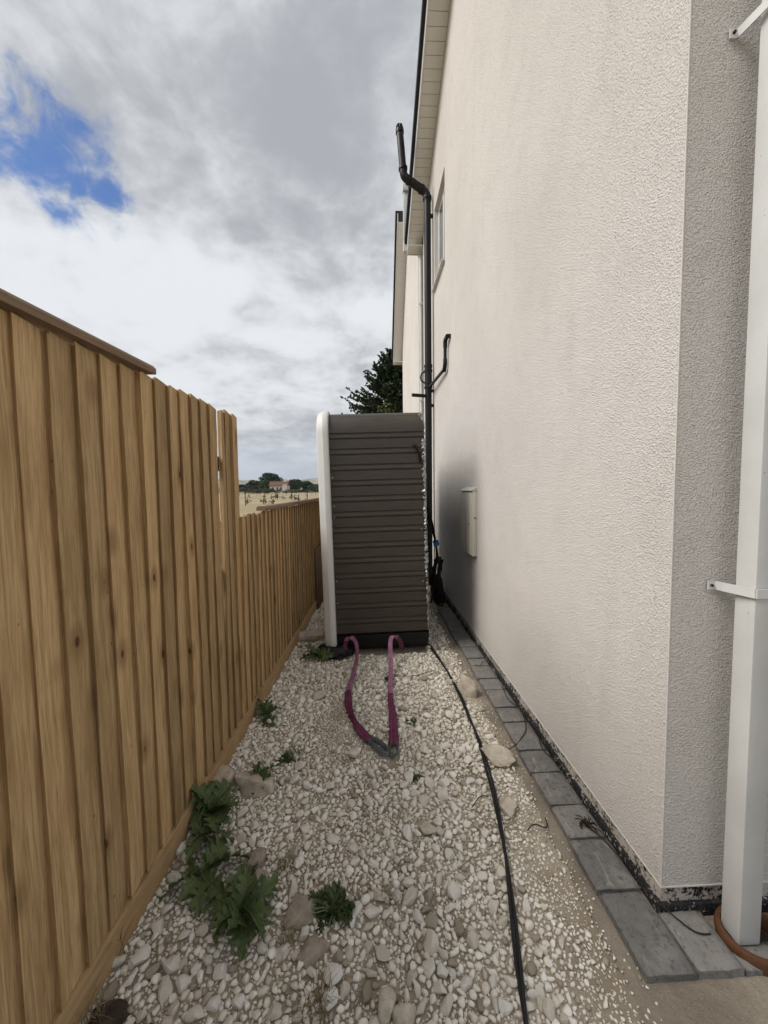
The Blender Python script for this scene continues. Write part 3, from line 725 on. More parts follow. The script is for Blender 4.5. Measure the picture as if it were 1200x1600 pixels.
for z in (5.55, 3.0, 2.78):
    bm = bmesh.new(); box(bm, .0, WALLX-SX, -.02, .02, z-.02, z+.02); bm_obj('bracket', bm, M['pipe'], t)
tube_obj('overflow_stub', [(-.04, -.02, 2.92), (-.255, -.06, 2.925)], .026, M['pipe'], t, 14)

# waste pipe
t = empty('waste_pipe', (WALLX, 4.7, 3.1)); tag(t, 'thin black waste pipe elbowing down the wall into the soil pipe', 'drainpipe')
x_ = -.038
pts = [(.02, -.20, .225), (x_, -.20, .225), (x_, -.08, .245)]
tube_obj('wall_stub', [(.02, -.19, .232), (x_-.004, -.19, .232)], .026, M['pipe'], t, 14)
tube_obj('elbow', [(x_, -.195, .232), (x_, -.10, .235), (x_, -.06, .215), (x_, -.055, .15)], .026, M['pipe'], t, 14, 4)
tube_obj('drop', [(x_, -.055, .17), (x_, -.05, -.02)], .021, M['pipe'], t, 14)
tube_obj('bend', [(x_, -.05, .01), (x_, -.045, -.06), (x_, .02, -.11)], .026, M['pipe'], t, 14, 4)
tube_obj('slope', [(x_, .0, -.095), (x_-.04, 1.0, -.06)], .021, M['pipe'], t, 14)

# meter box
t = empty('meter_box', (WALLX, 3.58, .87)); tag(t, 'cream plastic meter box fixed to the rendered wall', 'meter box')
bm = bmesh.new(); box(bm, -.045, .0, -.195, .195, 0, .62, .004); bm_obj('case', bm, M['meter'], t, 35)
bm = bmesh.new(); box(bm, -.060, -.0455, -.188, .188, .012, .600, .005); bm_obj('door', bm, M['meter'], t, 35)
bm = bmesh.new(); ext(bm, [(-.068, .612), (-.068, .618), (.0, .650), (.0, .6205)], 'y', -.2, .2); bm_obj('hood', bm, M['meter'], t)
tube_obj('lock', [(-.0605, -.14, .30), (-.064, -.14, .30)], .010, M['rubber'], t, 12)
tube_obj('side_plug', [(-.02, -.1955, .36), (-.02, -.198, .36)], .008, M['rubber'], t, 10)

# ------------------------------------------------------------------ hot tub on its side
tub = empty('hot_tub', (.045, 3.27, .0), (0, R_(-1.1), R_(0.6))); tag(tub, 'brown clad hot tub stood on its edge with white rim facing the fence', 'hot tub')
X0, X1, D, H, RC = -.375, .468, 2.10, 2.205, .20
def rounded(off, n=8, rc=RC):
    """outline of the tub in y,z"""
    o = []
    for cy, cz, a0 in ((D-rc, H-rc, 0), (rc, H-rc, 90), (rc, rc, 180), (D-rc, rc, 270)):
        for k in range(n+1):
            a = R_(a0+90*k/n); o.append((cy+(rc+off)*math.cos(a), cz+(rc+off)*math.sin(a)))
    return o
def loft(bm, secs, close=True, capend=False):
    rings = [[bm.verts.new((x, *p)) for p in out] for x, out in secs]; n = len(rings[0])
    for a, b in zip(rings[:-1], rings[1:]):
        for k in range(n): bm.faces.new((a[k], a[(k+1) % n], b[(k+1) % n], b[k]))
    if capend: bm.faces.new(rings[-1])
    return rings
bm = bmesh.new(); loft(bm, [(X0+.01, rounded(-.03)), (X1-.01, rounded(-.03))]); bm_obj('frame_core', bm, M['blackpl'], tub)
# slats: a wide flat face, then a narrow ribbed band
zlo, zhi, ns = .215, 2.005, 13; ph = (zhi-zlo)/ns
for i in range(ns):
    z = zlo+i*ph; h = ph-.0015
    prof = [(.004, z), (.0, z+h*.03), (.001, z+h*.58), (.009, z+h*.615), (.009, z+h*.65), (.001, z+h*.69), (.0, z+h*.74), (.003, z+h*.92), (.008, z+h*.945), (.008, z+h), (.03, z+h), (.03, z)]
    bm = bmesh.new(); ext(bm, prof, 'x', X0+.012, X1+random.uniform(-.004, .004)); bm_obj('slat', bm, M['clad'], tub)
def corner(zc, a0, a1, name, mat, rr_=RC):
    bm = bmesh.new(); n = 8; P = []
    for k in range(n+1):
        a = R_(a0+(a1-a0)*k/n); P.append((RC+(rr_)*math.cos(a), zc+rr_*math.sin(a)))
    Q = [(RC+(rr_-.02)*math.cos(R_(a0+(a1-a0)*k/n)), zc+(rr_-.02)*math.sin(R_(a0+(a1-a0)*k/n))) for k in range(n+1)]
    ext(bm, P+Q[::-1], 'x', X0+.012, X1); return bm_obj(name, bm, mat, tub, 30)
corner(H-RC, 90, 128, 'corner_panel', M['clad']); corner(H-RC, 129, 179.6, 'corner_panel', M['clad'])
corner(RC, 180.4, 270, 'lower_corner_panel', M['blackpl'])
def side(name, y0, y1, z0, z1):
    bm = bmesh.new(); box(bm, X0+.012, X1, y0, y1, z0, z1); return bm_obj(name, bm, M['clad'], tub)
for i in range(13):
    a = RC+(D-2*RC)*i/13; b = RC+(D-2*RC)*(i+.97)/13
    side('top_slat', a, b, H-.018, H+.001); side('rear_slat', D-.012, D+.006, RC+(H-2*RC)*i/13, RC+(H-2*RC)*(i+.97)/13)
# white acrylic lip and basin
bm = bmesh.new(); secs = [(X0+.010, rounded(.004)), (X0+.004, rounded(.030)), (X0-.006, rounded(.036)), (X0-.040, rounded(.034)), (X0-.050, rounded(.026)), (X0-.075, rounded(.018)), (X0-.092, rounded(.004)), (X0-.098, rounded(-.02)), (X0-.098, rounded(-.12, rc=RC+.02)), (X0-.080, rounded(-.145, rc=RC+.04))]
loft(bm, secs); bm_obj('rim', bm, M['acrylic'], tub, 35)
bm = bmesh.new(); loft(bm, [(X0-.080, rounded(-.146, rc=.24)), (X0+.10, rounded(-.19, rc=.28)), (X0+.40, rounded(-.24, rc=.34)), (X0+.42, rounded(-.42, rc=.45)), (X0+.70, rounded(-.50, rc=.52))], capend=True); bm_obj('basin', bm, M['acrylic'], tub, 50)
bm = bmesh.new(); secs = [(X1-.012, rounded(-.012)), (X1+.004, rounded(-.012)), (X1+.008, rounded(-.03))]; loft(bm, secs, capend=True); bm_obj('base_pan', bm, M['blackpl'], tub)
# torn foil insulation along the base edge
def foil(name, zz0, zz1, wmax, seed, y=.0):
    q = random.Random(seed); bm = bmesh.new(); prev = None; n = int((zz1-zz0)/.016)
    for k in range(n+1):
        z = zz0+(zz1-zz0)*k/n; w0 = wmax*(.25+.75*q.random())
        row = [bm.verts.new((X1-w0*.6+q.uniform(-.006, .006), y-.003-q.random()*.008, z+q.uniform(-.006, .006))), bm.verts.new((X1-w0*.15, y-.004-q.random()*.022, z+q.uniform(-.008, .008))),
               bm.verts.new((X1+.008+w0*.25*q.random(), y+q.uniform(-.012, .02), z+q.uniform(-.008, .008))), bm.verts.new((X1+.012+.012*q.random(), y+.05+q.random()*.03, z))]
        if prev:
            for j in range(3):
                if q.random() < .93: bm.faces.new((prev[j], prev[j+1], row[j+1], row[j]))
        prev = row
    o = bm_obj(name, bm, M['foil'], tub); return o
foil('insulation_foil', 1.92, 2.17, .075, 3, .04); foil('insulation_foil', 1.62, 1.94, .060, 4); foil('insulation_foil', .75, 1.64, .045, 5); foil('insulation_foil', .22, .76, .022, 6)
tube_obj('hose_stub', [(X1-.085, .01, 1.885), (X1-.085, -.02, 1.89), (X1-.07, -.03, 1.86), (X1-.045, -.025, 1.80), (X1-.035, -.012, 1.73)], .011, M['pipe'], tub, 8, 4)
for z, x in ((1.62, X0+.03), (1.37, X0+.035), (1.27, X0+.03), (.70, X0+.03), (.50, X0+.03), (.67, X1-.04), (1.14, X1-.04)):
    tube_obj('screw', [(x, -.0005, z), (x, -.004, z)], .006, M['metal'], tub, 8)
# black sheeting under the rim corner
bm = bmesh.new(); bmesh.ops.create_icosphere(bm, subdivisions=4, radius=1)
for v in bm.verts:
    n = mnoise.fractal(v.co*2.2, 1, 2, 4); v.co *= 1+.16*n; v.co = Vector((v.co.x*.165, v.co.y*.12, max(v.co.z, -.3)*.085))
o = bm_obj('plastic_sheet', bm, M['blackpl'], None, 60); o.location = (-.34, 3.31, .035); tag(o, 'crumpled black plastic sheeting under the tub by the white rim', 'plastic sheet')

# cables between tub and wall
def loop(cx, cy, cz, ry, rz, q, n=28):
    return [(cx+.03*math.sin(2*a+q.random()), cy+ry*math.sin(a)*(1+.05*q.random()), cz+rz*math.cos(a)*(1+.05*q.random())) for a in [2*math.pi*k/n for k in range(n+1)]]
t = empty('cable_coil', (.70, 4.3, 0)); tag(t, 'black cables hanging in a coil behind the tub tied with blue tape', 'cable')
q = random.Random(2)
for i in range(5): tube_obj('cable_loop', loop(.06+.02*i, .12*q.random(), .38+.03*q.random(), .10+.03*q.random(), .24+.05*q.random(), q), .010, M['rubber'], t, 7)
tube_obj('cable_run', [(-.19, -.25, 1.72), (-.12, -.18, 1.45), (-.02, -.1, 1.2), (.05, 0, .92), (.11, .05, .55), (.13, .1, .3)], .012, M['rubber'], t, 8, 5)
tube_obj('cable_run', [(-.17, -.22, 1.6), (-.08, -.15, 1.3), (.02, -.05, 1.0), (.07, 0, .75), (.04, .02, .4), (.0, .0, .15)], .012, M['rubber'], t, 8, 5)
tube_obj('tape', [(.055, 0, .90), (.068, .0, .84)], .034, M['blue'], t, 10)
bm = bmesh.new(); bmesh.ops.create_icosphere(bm, subdivisions=4, radius=1)
for v in bm.verts:
    v.co *= 1+.2*mnoise.fractal(v.co*1.9+Vector((9, 0, 0)), 1, 2, 4); v.co = Vector((v.co.x*.075, v.co.y*.16, max(-.8, v.co.z)*.20))
o = bm_obj('black_bag', bm, M['blackpl'], None, 60); o.location = (.885, 4.85, .15); tag(o, 'black plastic bag slumped against the wall foot behind the tub', 'bag')

# board leaning by the fence behind the tub
o = box_obj('leaning_board', (-.012, .012, -.5, .5, 0, .78), M['boardply'], None, .002); o.location = (-.66, 5.08, .0); o.rotation_euler = (0, R_(-2), R_(-3)); tag(o, 'brown board leaning on the low fence behind the tub', 'board')

# ------------------------------------------------------------------ lifting slings
def ribbon(name, pts, width, wdirs, mat, parent, thick=.006, sub=6):
    n0 = len(pts); P = smooth_path(pts, sub); Wd = smooth_path(wdirs, sub); n = len(P)
    wid = width if callable(width) else (lambda t: width)
    bm = bmesh.new(); uv = bm.loops.layers.uv.new('uv'); rows = []; acc = 0
    for i in range(n):
        d = (P[min(i+1, n-1)]-P[max(i-1, 0)]).normalized(); wv = Wd[i]-d*Wd[i].dot(d); wv.normalize(); nn = d.cross(wv); hw = wid(i/(n-1))/2
        if i: acc += (P[i]-P[i-1]).length
        row = []
        for s, u in ((-1, 0), (-.33, .33), (.33, .67), (1, 1)): row.append((bm.verts.new(P[i]+wv*hw*s+nn*thick/2*(1 if abs(s) < 1 else .5)), u, acc))
        for s, u in ((1, 1), (.33, .67), (-.33, .33), (-1, 0)): row.append((bm.verts.new(P[i]+wv*hw*s-nn*thick/2*(1 if abs(s) < 1 else .5)), u, acc))
        rows.append(row)
    def mk(q):
        f = bm.faces.new([k[0] for k in q])
        for lp, k in zip(f.loops, q): lp[uv].uv = (k[1], k[2])
    m = 8
    for a, b in zip(rows[:-1], rows[1:]):
        for k in range(m): mk((a[k], a[(k+1) % m], b[(k+1) % m], b[k]))
    mk(rows[0][::-1]); mk(rows[-1])
    return bm_obj(name, bm, mat, parent, 60)
def on(x, y, dz=.016): return (x, y, gz(x, y)+dz)
Wx = (1, 0, 0)
# left sling
t = empty('lifting_sling', (-.17, 2.7, 0)); tag(t, 'purple lifting sling curving in a hook out from under the tub', 'lifting sling', 'lifting slings')
def loc(pts, o): return [tuple(Vector(p)-o.location) for p in pts]
ribbon('tail', loc([(-.245, 3.235, .06), (-.245, 3.225, .13), (-.235, 3.215, .175)], t), .034, [Wx]*3, M['plum'], t)
ribbon('upper_webbing', loc([(-.236, 3.214, .170), (-.215, 3.20, .202), (-.175, 3.18, .205), (-.142, 3.14, .165), (-.135, 3.07, .105), (-.146, 2.97, .06), (-.165, 2.83, .03), (-.186, 2.66, .026)], t), .038, [(1, 0, .3), (1, -.2, .2), (.9, -.5, 0), (.7, -.7, 0), (.6, -.8, .2), (.8, -.3, .3), (1, 0, .2), (1, 0, .1)], M['purple'], t)
ribbon('lower_webbing', loc([on(-.187, 2.67, .026), on(-.182, 2.55), on(-.165, 2.43, .02), on(-.135, 2.33, .022), on(-.105, 2.25, .02), on(-.06, 2.165, .02), on(-.02, 2.11, .02)], t), lambda s: .036+.022*abs(math.sin(s*5.5)), [(1, 0, .1), (.9, .2, .3), (.7, .3, .7), (.4, .2, .9), (.8, .6, .2), (.8, .6, .0), (.8, .6, 0)], M['plum'], t)
def eye(parent, a, b, w):
    """grey loop: two straps from a to b bulging apart"""
    a, b = Vector(a), Vector(b); d = (b-a).normalized(); s = Vector((-d.y, d.x, 0)); z = Vector((0, 0, 1))
    pts = [a+s*.012, a+(b-a)*.35+s*w+z*.006, a+(b-a)*.75+s*w+z*.006, b+z*.008, a+(b-a)*.75-s*w+z*.006, a+(b-a)*.35-s*w+z*.006, a-s*.012]
    ribbon('loop', loc([tuple(p) for p in pts], parent), .030, [(s.x*.35, s.y*.35, 1)]*7, M['greyweb'], parent, .007)
eye(t, on(-.025, 2.115, .022), on(.078, 1.985, .02), .022)
t = empty('lifting_sling', (.12, 2.7, 0)); tag(t, 'purple lifting sling running straight out from under the tub', 'lifting sling', 'lifting slings')
ribbon('tail', loc([(.262, 3.225, .085), (.252, 3.215, .13), (.232, 3.205, .175), (.215, 3.20, .195)], t), .040, [(1, 0, .25)]*4, M['plum'], t)
ribbon('upper_webbing', loc([(.220, 3.20, .192), (.195, 3.19, .213), (.165, 3.17, .205), (.152, 3.13, .17), (.148, 3.04, .10), (.142, 2.90, .05), (.132, 2.75, .028), (.122, 2.60, .026)], t), .038, [(1, .1, .4), (1, -.2, .2), (.9, -.4, 0), (.95, -.3, 0), (1, 0, 0), (1, 0, 0), (1, 0, 0), (1, 0, 0)], M['purple'], t)
ribbon('lower_webbing', loc([on(.122, 2.61, .026), on(.120, 2.50), on(.125, 2.38, .02), on(.122, 2.25, .02), on(.117, 2.13, .02), on(.113, 2.06, .022)], t), lambda s: .036+.03*s, [(1, 0, 0), (.9, 0, .4), (1, 0, .1), (1, 0, 0), (1, 0, 0), (1, 0, 0)], M['plum'], t)
eye(t, on(.113, 2.08, .024), on(.104, 1.962, .02), .022)

# ------------------------------------------------------------------ long cable along the path
CP = [(.53, 3.45), (.565, 3.2), (.606, 2.894), (.629, 2.522), (.622, 2.30), (.615, 2.111), (.582, 1.771), (.537, 1.462), (.493, 1.241), (.447, 1.06), (.408, .922), (.35, .72), (.28, .4), (.2, -.2)]
t = empty('cable', (.6, 2.2, 0)); tag(t, 'long black double cable trailing over the gravel from the tub', 'cable')
def gc(x, y): return max(gz(x, y), 0)+.017
tube_obj('strand', loc([(x, y, gc(x, y)) for x, y in CP], t), .0066, M['rubber'], t, 10, 8)
tube_obj('strand', loc([(x+.014*math.cos(i*1.1), y, gc(x, y)+.010*math.sin(i*1.1)+.003) for i, (x, y) in enumerate(CP)], t), .0054, M['rubber'], t, 10, 8)

# ------------------------------------------------------------------ weeds
def thistle_leaf(seed, lobes=5):
    q = random.Random(seed); bm = bmesh.new(); mid = []; L = []; Rr = []
    def arch(t): return .55*t-.62*t*t
    n = lobes*2
    for i in range(n+1):
        t = i/n; mid.append(bm.verts.new((t, 0, arch(t)-.01)))
    for sgn, arr in ((1, L), (-1, Rr)):
        for i in range(n+1):
            t = i/n; env = .25*math.sin(math.pi*min(1, t*.92+.06))**.8
            if i in (0, n): w, fw = .008, 0
            elif i % 2: w, fw = env*q.uniform(.7, 1.35), .05*q.uniform(.3, 1.5)
            else: w, fw = env*q.uniform(.35, .6), -.01
            arr.append(bm.verts.new((t+fw, sgn*w, arch(t)+(.05 if i % 2 else .015)*q.uniform(.2, 1.6))))
    for arr in (L, Rr):
        for i in range(n):
            bm.faces.new((mid[i], mid[i+1], arr[i+1], arr[i]))
            if i % 2 == 1 and i < n-1:      # forked spiny tips on each lobe
                a = arr[i].co; s = 1 if a.y > 0 else -1; e = Vector((.035, s*.05, .02)); e2 = Vector((-.03, s*.035, .015))
                v1 = bm.verts.new(a+e); v2 = bm.verts.new(a+e2)
                bm.faces.new((arr[i], arr[i+1], v1)); bm.faces.new((arr[i], v2, arr[i-1]))
    me = bpy.data.meshes.new('leaf'); bmesh.ops.recalc_face_normals(bm, faces=bm.faces); bm.to_mesh(me); bm.free(); return me
LEAF = [thistle_leaf(i) for i in range(5)]
for m_ in LEAF: m_.materials.append(M['thistle'])
bm = bmesh.new()
tube(bm, [(t/8, 0, .55*t/8-.62*(t/8)**2+.004) for t in range(9)], lambda t: .016*(1-.85*t), 5); RIB = bpy.data.meshes.new('midrib'); bm.to_mesh(RIB); bm.free(); RIB.materials.append(M['rib'])
def thistle(x, y, size, n, label, seed, up=.25, mats=None, hi=1.0, bias=None):
    q = random.Random(seed); o = empty('thistle', (x, y, gz(x, y)+.004)); tag(o, label, 'weed', 'thistles along the path')
    for i in range(n):
        a = 2*math.pi*i/n*1.0+q.uniform(-.35, .35); s = size*q.uniform(.5, 1.2)
        if bias is not None: s *= .62+.5*max(0, math.cos(a-bias))
        lf_ = bpy.data.objects.new('leaf', LEAF[q.randrange(5)]); COL.objects.link(lf_); lf_.parent = o
        lf_.rotation_euler = (q.uniform(-.9, .9), -q.uniform(-.08, up)*hi, a); lf_.scale = (s, s*q.uniform(.9, 1.3), s); lf_.location = (0, 0, .012+.02*q.random())
        rb = bpy.data.objects.new('midrib', RIB); COL.objects.link(rb); rb.parent = lf_
thistle(-.745, 1.62, .145, 24, 'tall leafy thistle clump growing up against the fence foot', 1, 1.15)
thistle(-.735, 1.52, .12, 9, 'ragged thistle hugging the fence between the tall clump and the rosette', 8, .6)
thistle(-.672, 1.365, .15, 9, 'flat thistle rosette beside the fence with pale centre', 2, .3)
thistle(-.480, 1.225, .145, 20, 'large dark thistle rosette with spiny leaves in the gravel', 3, .75)
thistle(-.60, 1.83, .10, 10, 'dark thistle beside the broad pale rock', 4, .8)
thistle(-.715, 2.36, .12, 12, 'thistle at the fence foot where the gravel narrows', 5, .8)
thistle(-.50, 3.25, .14, 12, 'thistle growing beside the black sheeting at the tub corner', 6, .8)
def bushy(x, y, r, h, n, label, seed, mat):
    q = random.Random(seed); bm = bmesh.new()
    for i in range(n):
        a = q.uniform(0, 6.28); rad = r*math.sqrt(q.random())*(.62+.45*math.sin(3*a+seed)*math.sin(1.7*a+seed*2)+.25*q.random()); z = h*q.random()*(1-.6*rad/r)*(.6+.5*math.sin(a*2+seed)); s = q.uniform(.008, .018)
        c = Vector((rad*math.cos(a), rad*math.sin(a)*.85, z+.006)); d = Vector((math.cos(a)+q.uniform(-.7, .7), math.sin(a)+q.uniform(-.7, .7), q.uniform(-.2, .8))).normalized(); sd_ = d.cross(Vector((q.uniform(-1, 1), q.uniform(-1, 1), 1))).normalized()
        v = [bm.verts.new(p) for p in (c-d*s*.6, c+sd_*s*.38, c+d*s, c-sd_*s*.38)]; bm.faces.new(v)
    o = empty('weed', (x, y, gz(x, y))); tag(o, label, 'weed')
    bm_obj('foliage', bm, M[mat], o); 
    bm = bmesh.new()
    for i in range(9):
        a = q.uniform(0, 6.28); tube(bm, [(0, 0, 0), (r*.4*math.cos(a), r*.4*math.sin(a), h*.5), (r*.85*math.cos(a), r*.75*math.sin(a), h*.55)], .0022, 5)
    bm_obj('stems', bm, M['rib'], o)
bushy(-.150, 1.235, .095, .06, 620, 'small dense dark green weed alone in the gravel', 3, 'weed')
bushy(-.50, 2.00, .06, .03, 200, 'low sprawling weed near the fence above the broad rock', 5, 'weed')
bushy(.115, 2.86, .05, .02, 120, 'tiny flat weed beside the straight purple sling', 6, 'weed')
bushy(.235, 2.30, .05, .012, 90, 'tiny dark weed right of the straight sling', 7, 'weed')
bushy(.21, 1.83, .045, .012, 80, 'sparse dark weed in front of the sling loops', 9, 'weed')
def tuft(x, y, r, h, n, label, seed, mat, lean=.8):
    q = random.Random(seed); bm = bmesh.new()
    for i in range(n):
        a = q.uniform(0, 6.28); b = Vector((q.gauss(0, r*.3), q.gauss(0, r*.3), 0)); o_ = Vector((math.cos(a), math.sin(a), 0)); l = h*q.uniform(.5, 1.2); w_ = q.uniform(.0011, .0022); s = Vector((-o_.y, o_.x, 0))*w_; ln = lean*q.uniform(.3, 1.2)
        prev = None
        for k in range(5):
            t = k/4; p = b+o_*l*ln*t*t+Vector((0, 0, l*t*(1-.45*t*ln))); row = (bm.verts.new(p-s*(1-.9*t)), bm.verts.new(p+s*(1-.9*t)))
            if prev: bm.faces.new((prev[0], prev[1], row[1], row[0]))
            prev = row
    o = bm_obj('grass_tuft', bm, M[mat]); o.location = (x, y, gz(x, y)); tag(o, label, 'grass')
tuft(-.835, 1.14, .05, .20, 9, 'few long green grass blades against the fence foot', 1, 'grass', .5)
tuft(-.30, 1.155, .05, .08, 40, 'dry brown grass tuft between dark stone and big thistle', 2, 'drygrass', 1)
tuft(-.165, .99, .06, .09, 50, 'straw coloured grass tuft in front of the dark flat stone', 3, 'drygrass', 1)
tuft(-.36, 1.40, .06, .07, 45, 'dry grass wisps right of the brown grey stone pair', 4, 'drygrass', 1)
tuft(-.45, 2.02, .06, .08, 45, 'thin green grass above the sprawling weed', 5, 'grass', 1)
tuft(.05, 1.26, .05, .05, 30, 'withered grass in the middle of the loose gravel', 6, 'drygrass', 1.1)
tuft(-.80, .98, .05, .09, 30, 'short dry grass at the fence corner beside dark soil', 8, 'drygrass', 1)
# uprooted weed and wiry roots on the blocks
t = empty('uprooted_weed', (.905, 1.475, .037)); tag(t, 'dead uprooted weed lying on a grey block', 'dead weed'); q = random.Random(4); bm = bmesh.new()
for i in range(16):
    a = q.uniform(0, 6.28); l = q.uniform(.02, .05); tube(bm, smooth_path([(0, 0, .01), (l*.5*math.cos(a), l*.5*math.sin(a), .02+.015*q.random()), (l*math.cos(a+.3), l*math.sin(a+.3), .004+.03*q.random())], 3), .0022, 5)
bm_obj('root_ball', bm, M['twig'], t); tube_obj('stem', [(0, 0, .01), (.03, -.05, .012), (.05, -.11, .006), (.06, -.15, .004)], .0025, M['twig'], t, 6, 4); tube_obj('stem', [(0, 0, .01), (.035, -.03, .02), (.06, -.07, .008)], .002, M['twig'], t, 6, 4)
for i, (pts, lab) in enumerate((
    ([(.95, 2.62, .05), (.93, 2.45, .043), (.955, 2.3, .06), (.93, 2.15, .042), (.87, 2.06, .041), (.80, 2.0, .03), (.74, 1.98, .02)], 'thin wiry root looping over the blocks by the flat slab rock'),
    ([(.96, 2.42, .06), (.95, 2.25, .07), (.965, 2.08, .05), (.94, 1.95, .042), (.97, 1.84, .05)], 'fine dark root tracing the joint between blocks and wall'),
    ([(.45, 1.62, .02), (.50, 1.66, .035), (.545, 1.665, .03)], 'short dark twig touching the long cable'),
    ([(.66, 1.50, .012), (.70, 1.52, .02), (.75, 1.51, .012), (.77, 1.56, .01)], 'bent dry twig on the sand by the blocks'),
    ([(.93, 3.02, .045), (.88, 2.93, .05), (.84, 2.95, .045)], 'small dry twig on a far grey block'),
    ([(.98, 1.155, .06), (1.03, 1.10, .043), (1.06, 1.085, .04), (1.09, 1.085, .038)], 'thin dark root on the block at the wall corner'),
    ([(.18, 2.86, .02), (.30, 2.83, .03), (.42, 2.88, .025), (.5, 2.93, .02)], 'long dry stalk between the straight sling and the cable'))):
    o = tube_obj('twig', [tuple(Vector(p)-Vector(pts[0])) for p in pts], .0024, M['twig'], None, 6, 5); o.location = pts[0]; tag(o, lab, 'twig')

# ------------------------------------------------------------------ trees and the far field
def leaves(bm, centres, n, size, q, flat=.5):
    for c, r in centres:
        for _ in range(n):
            d = Vector((q.gauss(0, 1), q.gauss(0, 1), q.gauss(0, .8))); d.normalize(); p = Vector(c)+Vector((d.x*r[0], d.y*r[1], d.z*r[2]))*(q.random()**.4); s = size*q.uniform(.6, 1.4)
            u = Vector((q.gauss(0, 1), q.gauss(0, 1), q.gauss(0, flat))).normalized(); v = u.cross(Vector((q.gauss(0, 1), q.gauss(0, 1), q.gauss(0, 1)))).normalized()
            bm.faces.new([bm.verts.new(p+k) for k in (u*s, v*s*.6, -u*s*.8, -v*s*.6)])
# conifer behind the houses
t = empty('conifer_tree', (1.35, 15.2, -.05)); tag(t, 'dark bushy conifer rising behind the tub and far house', 'tree'); q = random.Random(9)
tube_obj('trunk', [(0, 0, 0), (.03, 0, 3), (0, .03, 7.0)], lambda s: .19*(1-.9*s)+.01, M['bark'], t, 10)
bm = bmesh.new(); lb = bmesh.new()
for k in range(900):
    z = .9+6.1*q.random()**.75; R0 = 2.15*min(1, (7.35-z)/3.0)**.75*q.uniform(.55, 1.12)+.12; a = q.uniform(0, 6.28); dz = .35*R0*q.uniform(.2, 1.3)
    o0 = Vector((0, 0, z-.25)); tip = Vector((R0*math.cos(a), R0*math.sin(a), z+dz)); tube(lb, [o0, (o0+tip)/2+Vector((0, 0, -.06)), tip], .010, 4, False)
    for j in range(62):
        s = .22+.78*q.random()**.7; p = o0.lerp(tip, s)+Vector((0, 0, -.1*math.sin(math.pi*s))); d = ((tip-o0).normalized()*.8+Vector((q.gauss(0, .55), q.gauss(0, .55), q.gauss(.15, .45)))).normalized(); l = q.uniform(.08, .19)*(1.2-.4*s); n = d.cross(Vector((q.gauss(0, 1), q.gauss(0, 1), q.gauss(0, 1)))).normalized()*l*.26
        b = p+d*l; bm.faces.new([bm.verts.new(x) for x in (p-n, p+d*l*.5-n*1.3, b, p+d*l*.5+n*1.3)])
bm_obj('branches', lb, M['bark'], t); bm_obj('crown', bm, M['conifer'], t)
t = empty('shrub', (.9, 13.0, -.05)); tag(t, 'olive green shrub in front of the conifer behind the far house', 'shrub'); q = random.Random(12); bm = bmesh.new()
leaves(bm, [((q.uniform(-.3, .6), q.uniform(-.4, .4), q.uniform(.6, 4.4)), (.4, .4, .4)) for _ in range(42)], 60, .055, q); bm_obj('crown', bm, M['ivy'], t); tube_obj('trunk', [(0, 0, 0), (.1, 0, 2.2), (.1, 0, 4)], .06, M['bark'], t, 8)

def ground_z(r): return -.06+(max(0, r-120)*.008)
def far_pos(px_x, d):          # metres sideways at a distance, along sight lines over the low fence
    return (px_x, d)
def tree(x, y, r, h, label, seed, mat='leaf', lobes=44, per=190):
    q = random.Random(seed); z0 = ground_z(math.hypot(x, y)); t = empty('tree', (x, y, z0-.3)); tag(t, label, 'tree', 'trees beyond the field')
    tube_obj('trunk', [(0, 0, 0), (.2, 0, h*.35), (0, .1, h*.75)], lambda s: r*.07*(1-.8*s), M['bark'], t, 8)
    bm = bmesh.new(); cs = []
    for _ in range(lobes):
        a = q.uniform(0, 6.28); rad = r*math.sqrt(q.random())*.75; zz = h*q.uniform(.28, .88); k = max(.25, 1-abs(zz/h-.5)*1.1); cs.append(((rad*k*math.cos(a), rad*k*math.sin(a), zz), (r*.34, r*.34, h*.12)))
    leaves(bm, cs, per, r*.06, q); bm_obj('crown', bm, M[mat], t)
TR = [(-57.5, 214, 8.5, 12.0, 'broad dark oak standing left of the red roofed cottage'), (-67, 220, 6.5, 8.0, 'smaller rounded tree at the left of the broad oak'), (-46, 226, 5.5, 8.5, 'bushy tree behind the red roofed cottage'),
      (-39.5, 232, 5, 7.5, 'round tree just right of the cottage chimney'), (-33, 222, 5, 5.5, 'low tree right of the cottage'), (-27, 222, 4.5, 6.2, 'pointed tree in the row right of the cottage'), (-20, 220, 5, 5.6, 'last tree of the row before the tub'), (-77, 230, 6, 5.5, 'low tree at the left end of the far hedge'), (-86, 228, 6, 5.0, 'tree beside the tall fence end across the field'), (-30, 236, 5, 6.0, 'small tree behind the row right of the cottage')]
for i, k in enumerate(TR): tree(k[0], k[1], k[2], k[3], k[4], 40+i)
def hedge(x0, x1, y, h, d, label, seed):
    q = random.Random(seed); t = empty('hedge', ((x0+x1)/2, y, ground_z(y))); tag(t, label, 'hedge'); bm = bmesh.new(); L = x1-x0
    leaves(bm, [((q.uniform(-L/2, L/2), q.uniform(-d, d), h*q.uniform(.2, .75)), (1.4, d*.6, h*.32)) for _ in range(int(L*1.6))], 60, .28, q); bm_obj('foliage', bm, M['hedge'], t)
hedge(-66, -12, 196, 2.4, 1.5, 'dark clipped hedge running in front of the cottage', 1); hedge(-125, -64, 214, 3.6, 2, 'far hedge running left from the broad oak', 2); hedge(-30, 20, 206, 3.2, 2, 'far hedge running right behind the tub', 3); hedge(-60, -49, 188, 3.0, 2, 'rounded hedge bulge in front of the broad oak', 4)
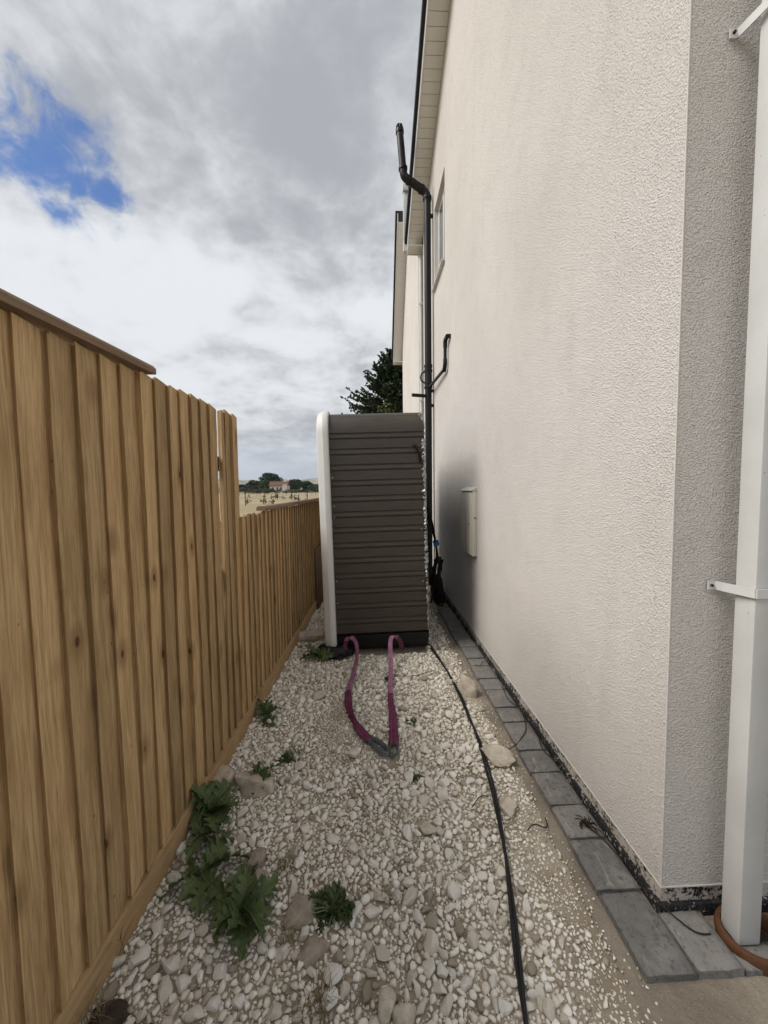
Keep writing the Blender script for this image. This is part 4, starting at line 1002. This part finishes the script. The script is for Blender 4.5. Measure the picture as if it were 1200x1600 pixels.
# cottage
cz = ground_z(205); t = empty('cottage', (-49.5, 205, cz)); tag(t, 'small cream cottage with red tiled roof across the field', 'house')
box_obj('wall', (-5, 4.6, -2.6, 2.6, 0, 4.0), M['cream'], t); box_obj('gable_wall', (2.2, 4.4, -3.6, -2.62, 0, 4.6), M['cream'], t)
bm = bmesh.new(); ext(bm, [(-3.1, 3.9), (0, 6.1), (3.1, 3.9), (3.1, 4.1), (0, 6.35), (-3.1, 4.1)], 'x', -5.4, 4.9); rf = bm_obj('roof', bm, M['redroof'], t)
bm = bmesh.new(); ext(bm, [(-2.9, 4.0), (0, 6.1), (2.9, 4.0)], 'x', -4.95, -4.8); bm_obj('gable', bm, M['cream'], t)
bm = bmesh.new(); box(bm, 2.6, 3.7, -.5, .5, 5.3, 7.4); ch = bm_obj('chimney', bm, M['cream'], rf)
for x in (-3.4, -1, 1): box_obj('window', (x-.45, x+.45, -2.66, -2.61, 1.9, 3.1), M['glass'], t)
# young trees on stakes and fence posts in the field
def stake(x, y, h, label, group, bush, seed):
    q = random.Random(seed); t = empty('sapling' if bush else 'field_post', (x, y, ground_z(math.hypot(x, y)))); tag(t, label, 'sapling' if bush else 'post', group)
    tube_obj('stake', [(0, 0, -.2), (.02, 0, h)], .05, M['bark'], t, 6)
    if bush:
        bm = bmesh.new(); leaves(bm, [((q.uniform(-.4, .4), q.uniform(-.3, .3), h*q.uniform(.2, .8)), (.22, .22, .26)) for _ in range(4)], 18, .08, q); bm_obj('crown', bm, M['hedge'], t)
q = random.Random(77)
for i in range(19):
    d = 34+70*q.random(); s = q.uniform(-.345, -.165); stake(s*d, d, q.uniform(.7, 1.15), 'young leafy sapling tied to a stake in the straw field', 'saplings in the field', True, i)
for i in range(22):
    d = 118+6*q.random(); stake(-42+i*1.75, d, 2.0, 'thin wooden post in the line across the field', 'posts across the field', False, i)
for s, d, h in ((-.335, 42, 1.7), (-.283, 46, 1.9), (-.25, 70, 1.9), (-.17, 60, 1.9)): stake(s*d, d, h, 'taller bare stake standing among the saplings', 'bare stakes in the field', False, 3)

# ------------------------------------------------------------------ air between here and the hill
bm = bmesh.new(); box(bm, -7000, 7000, -1500, 7600, -9, 260); o = bm_obj('haze', bm, None)
hm = bpy.data.materials.new('haze'); hm.use_nodes = True; hm.node_tree.nodes.clear()
pv = hm.node_tree.nodes.new('ShaderNodeVolumePrincipled'); pv.inputs['Color'].default_value = (.86, .91, 1, 1); pv.inputs['Density'].default_value = .00011; pv.inputs['Anisotropy'].default_value = .1
ho = hm.node_tree.nodes.new('ShaderNodeOutputMaterial'); hm.node_tree.links.new(pv.outputs[0], ho.inputs['Volume'])
o.data.materials.append(hm); tag(o, 'thin pale haze in the air over the field', 'haze', kind='stuff')
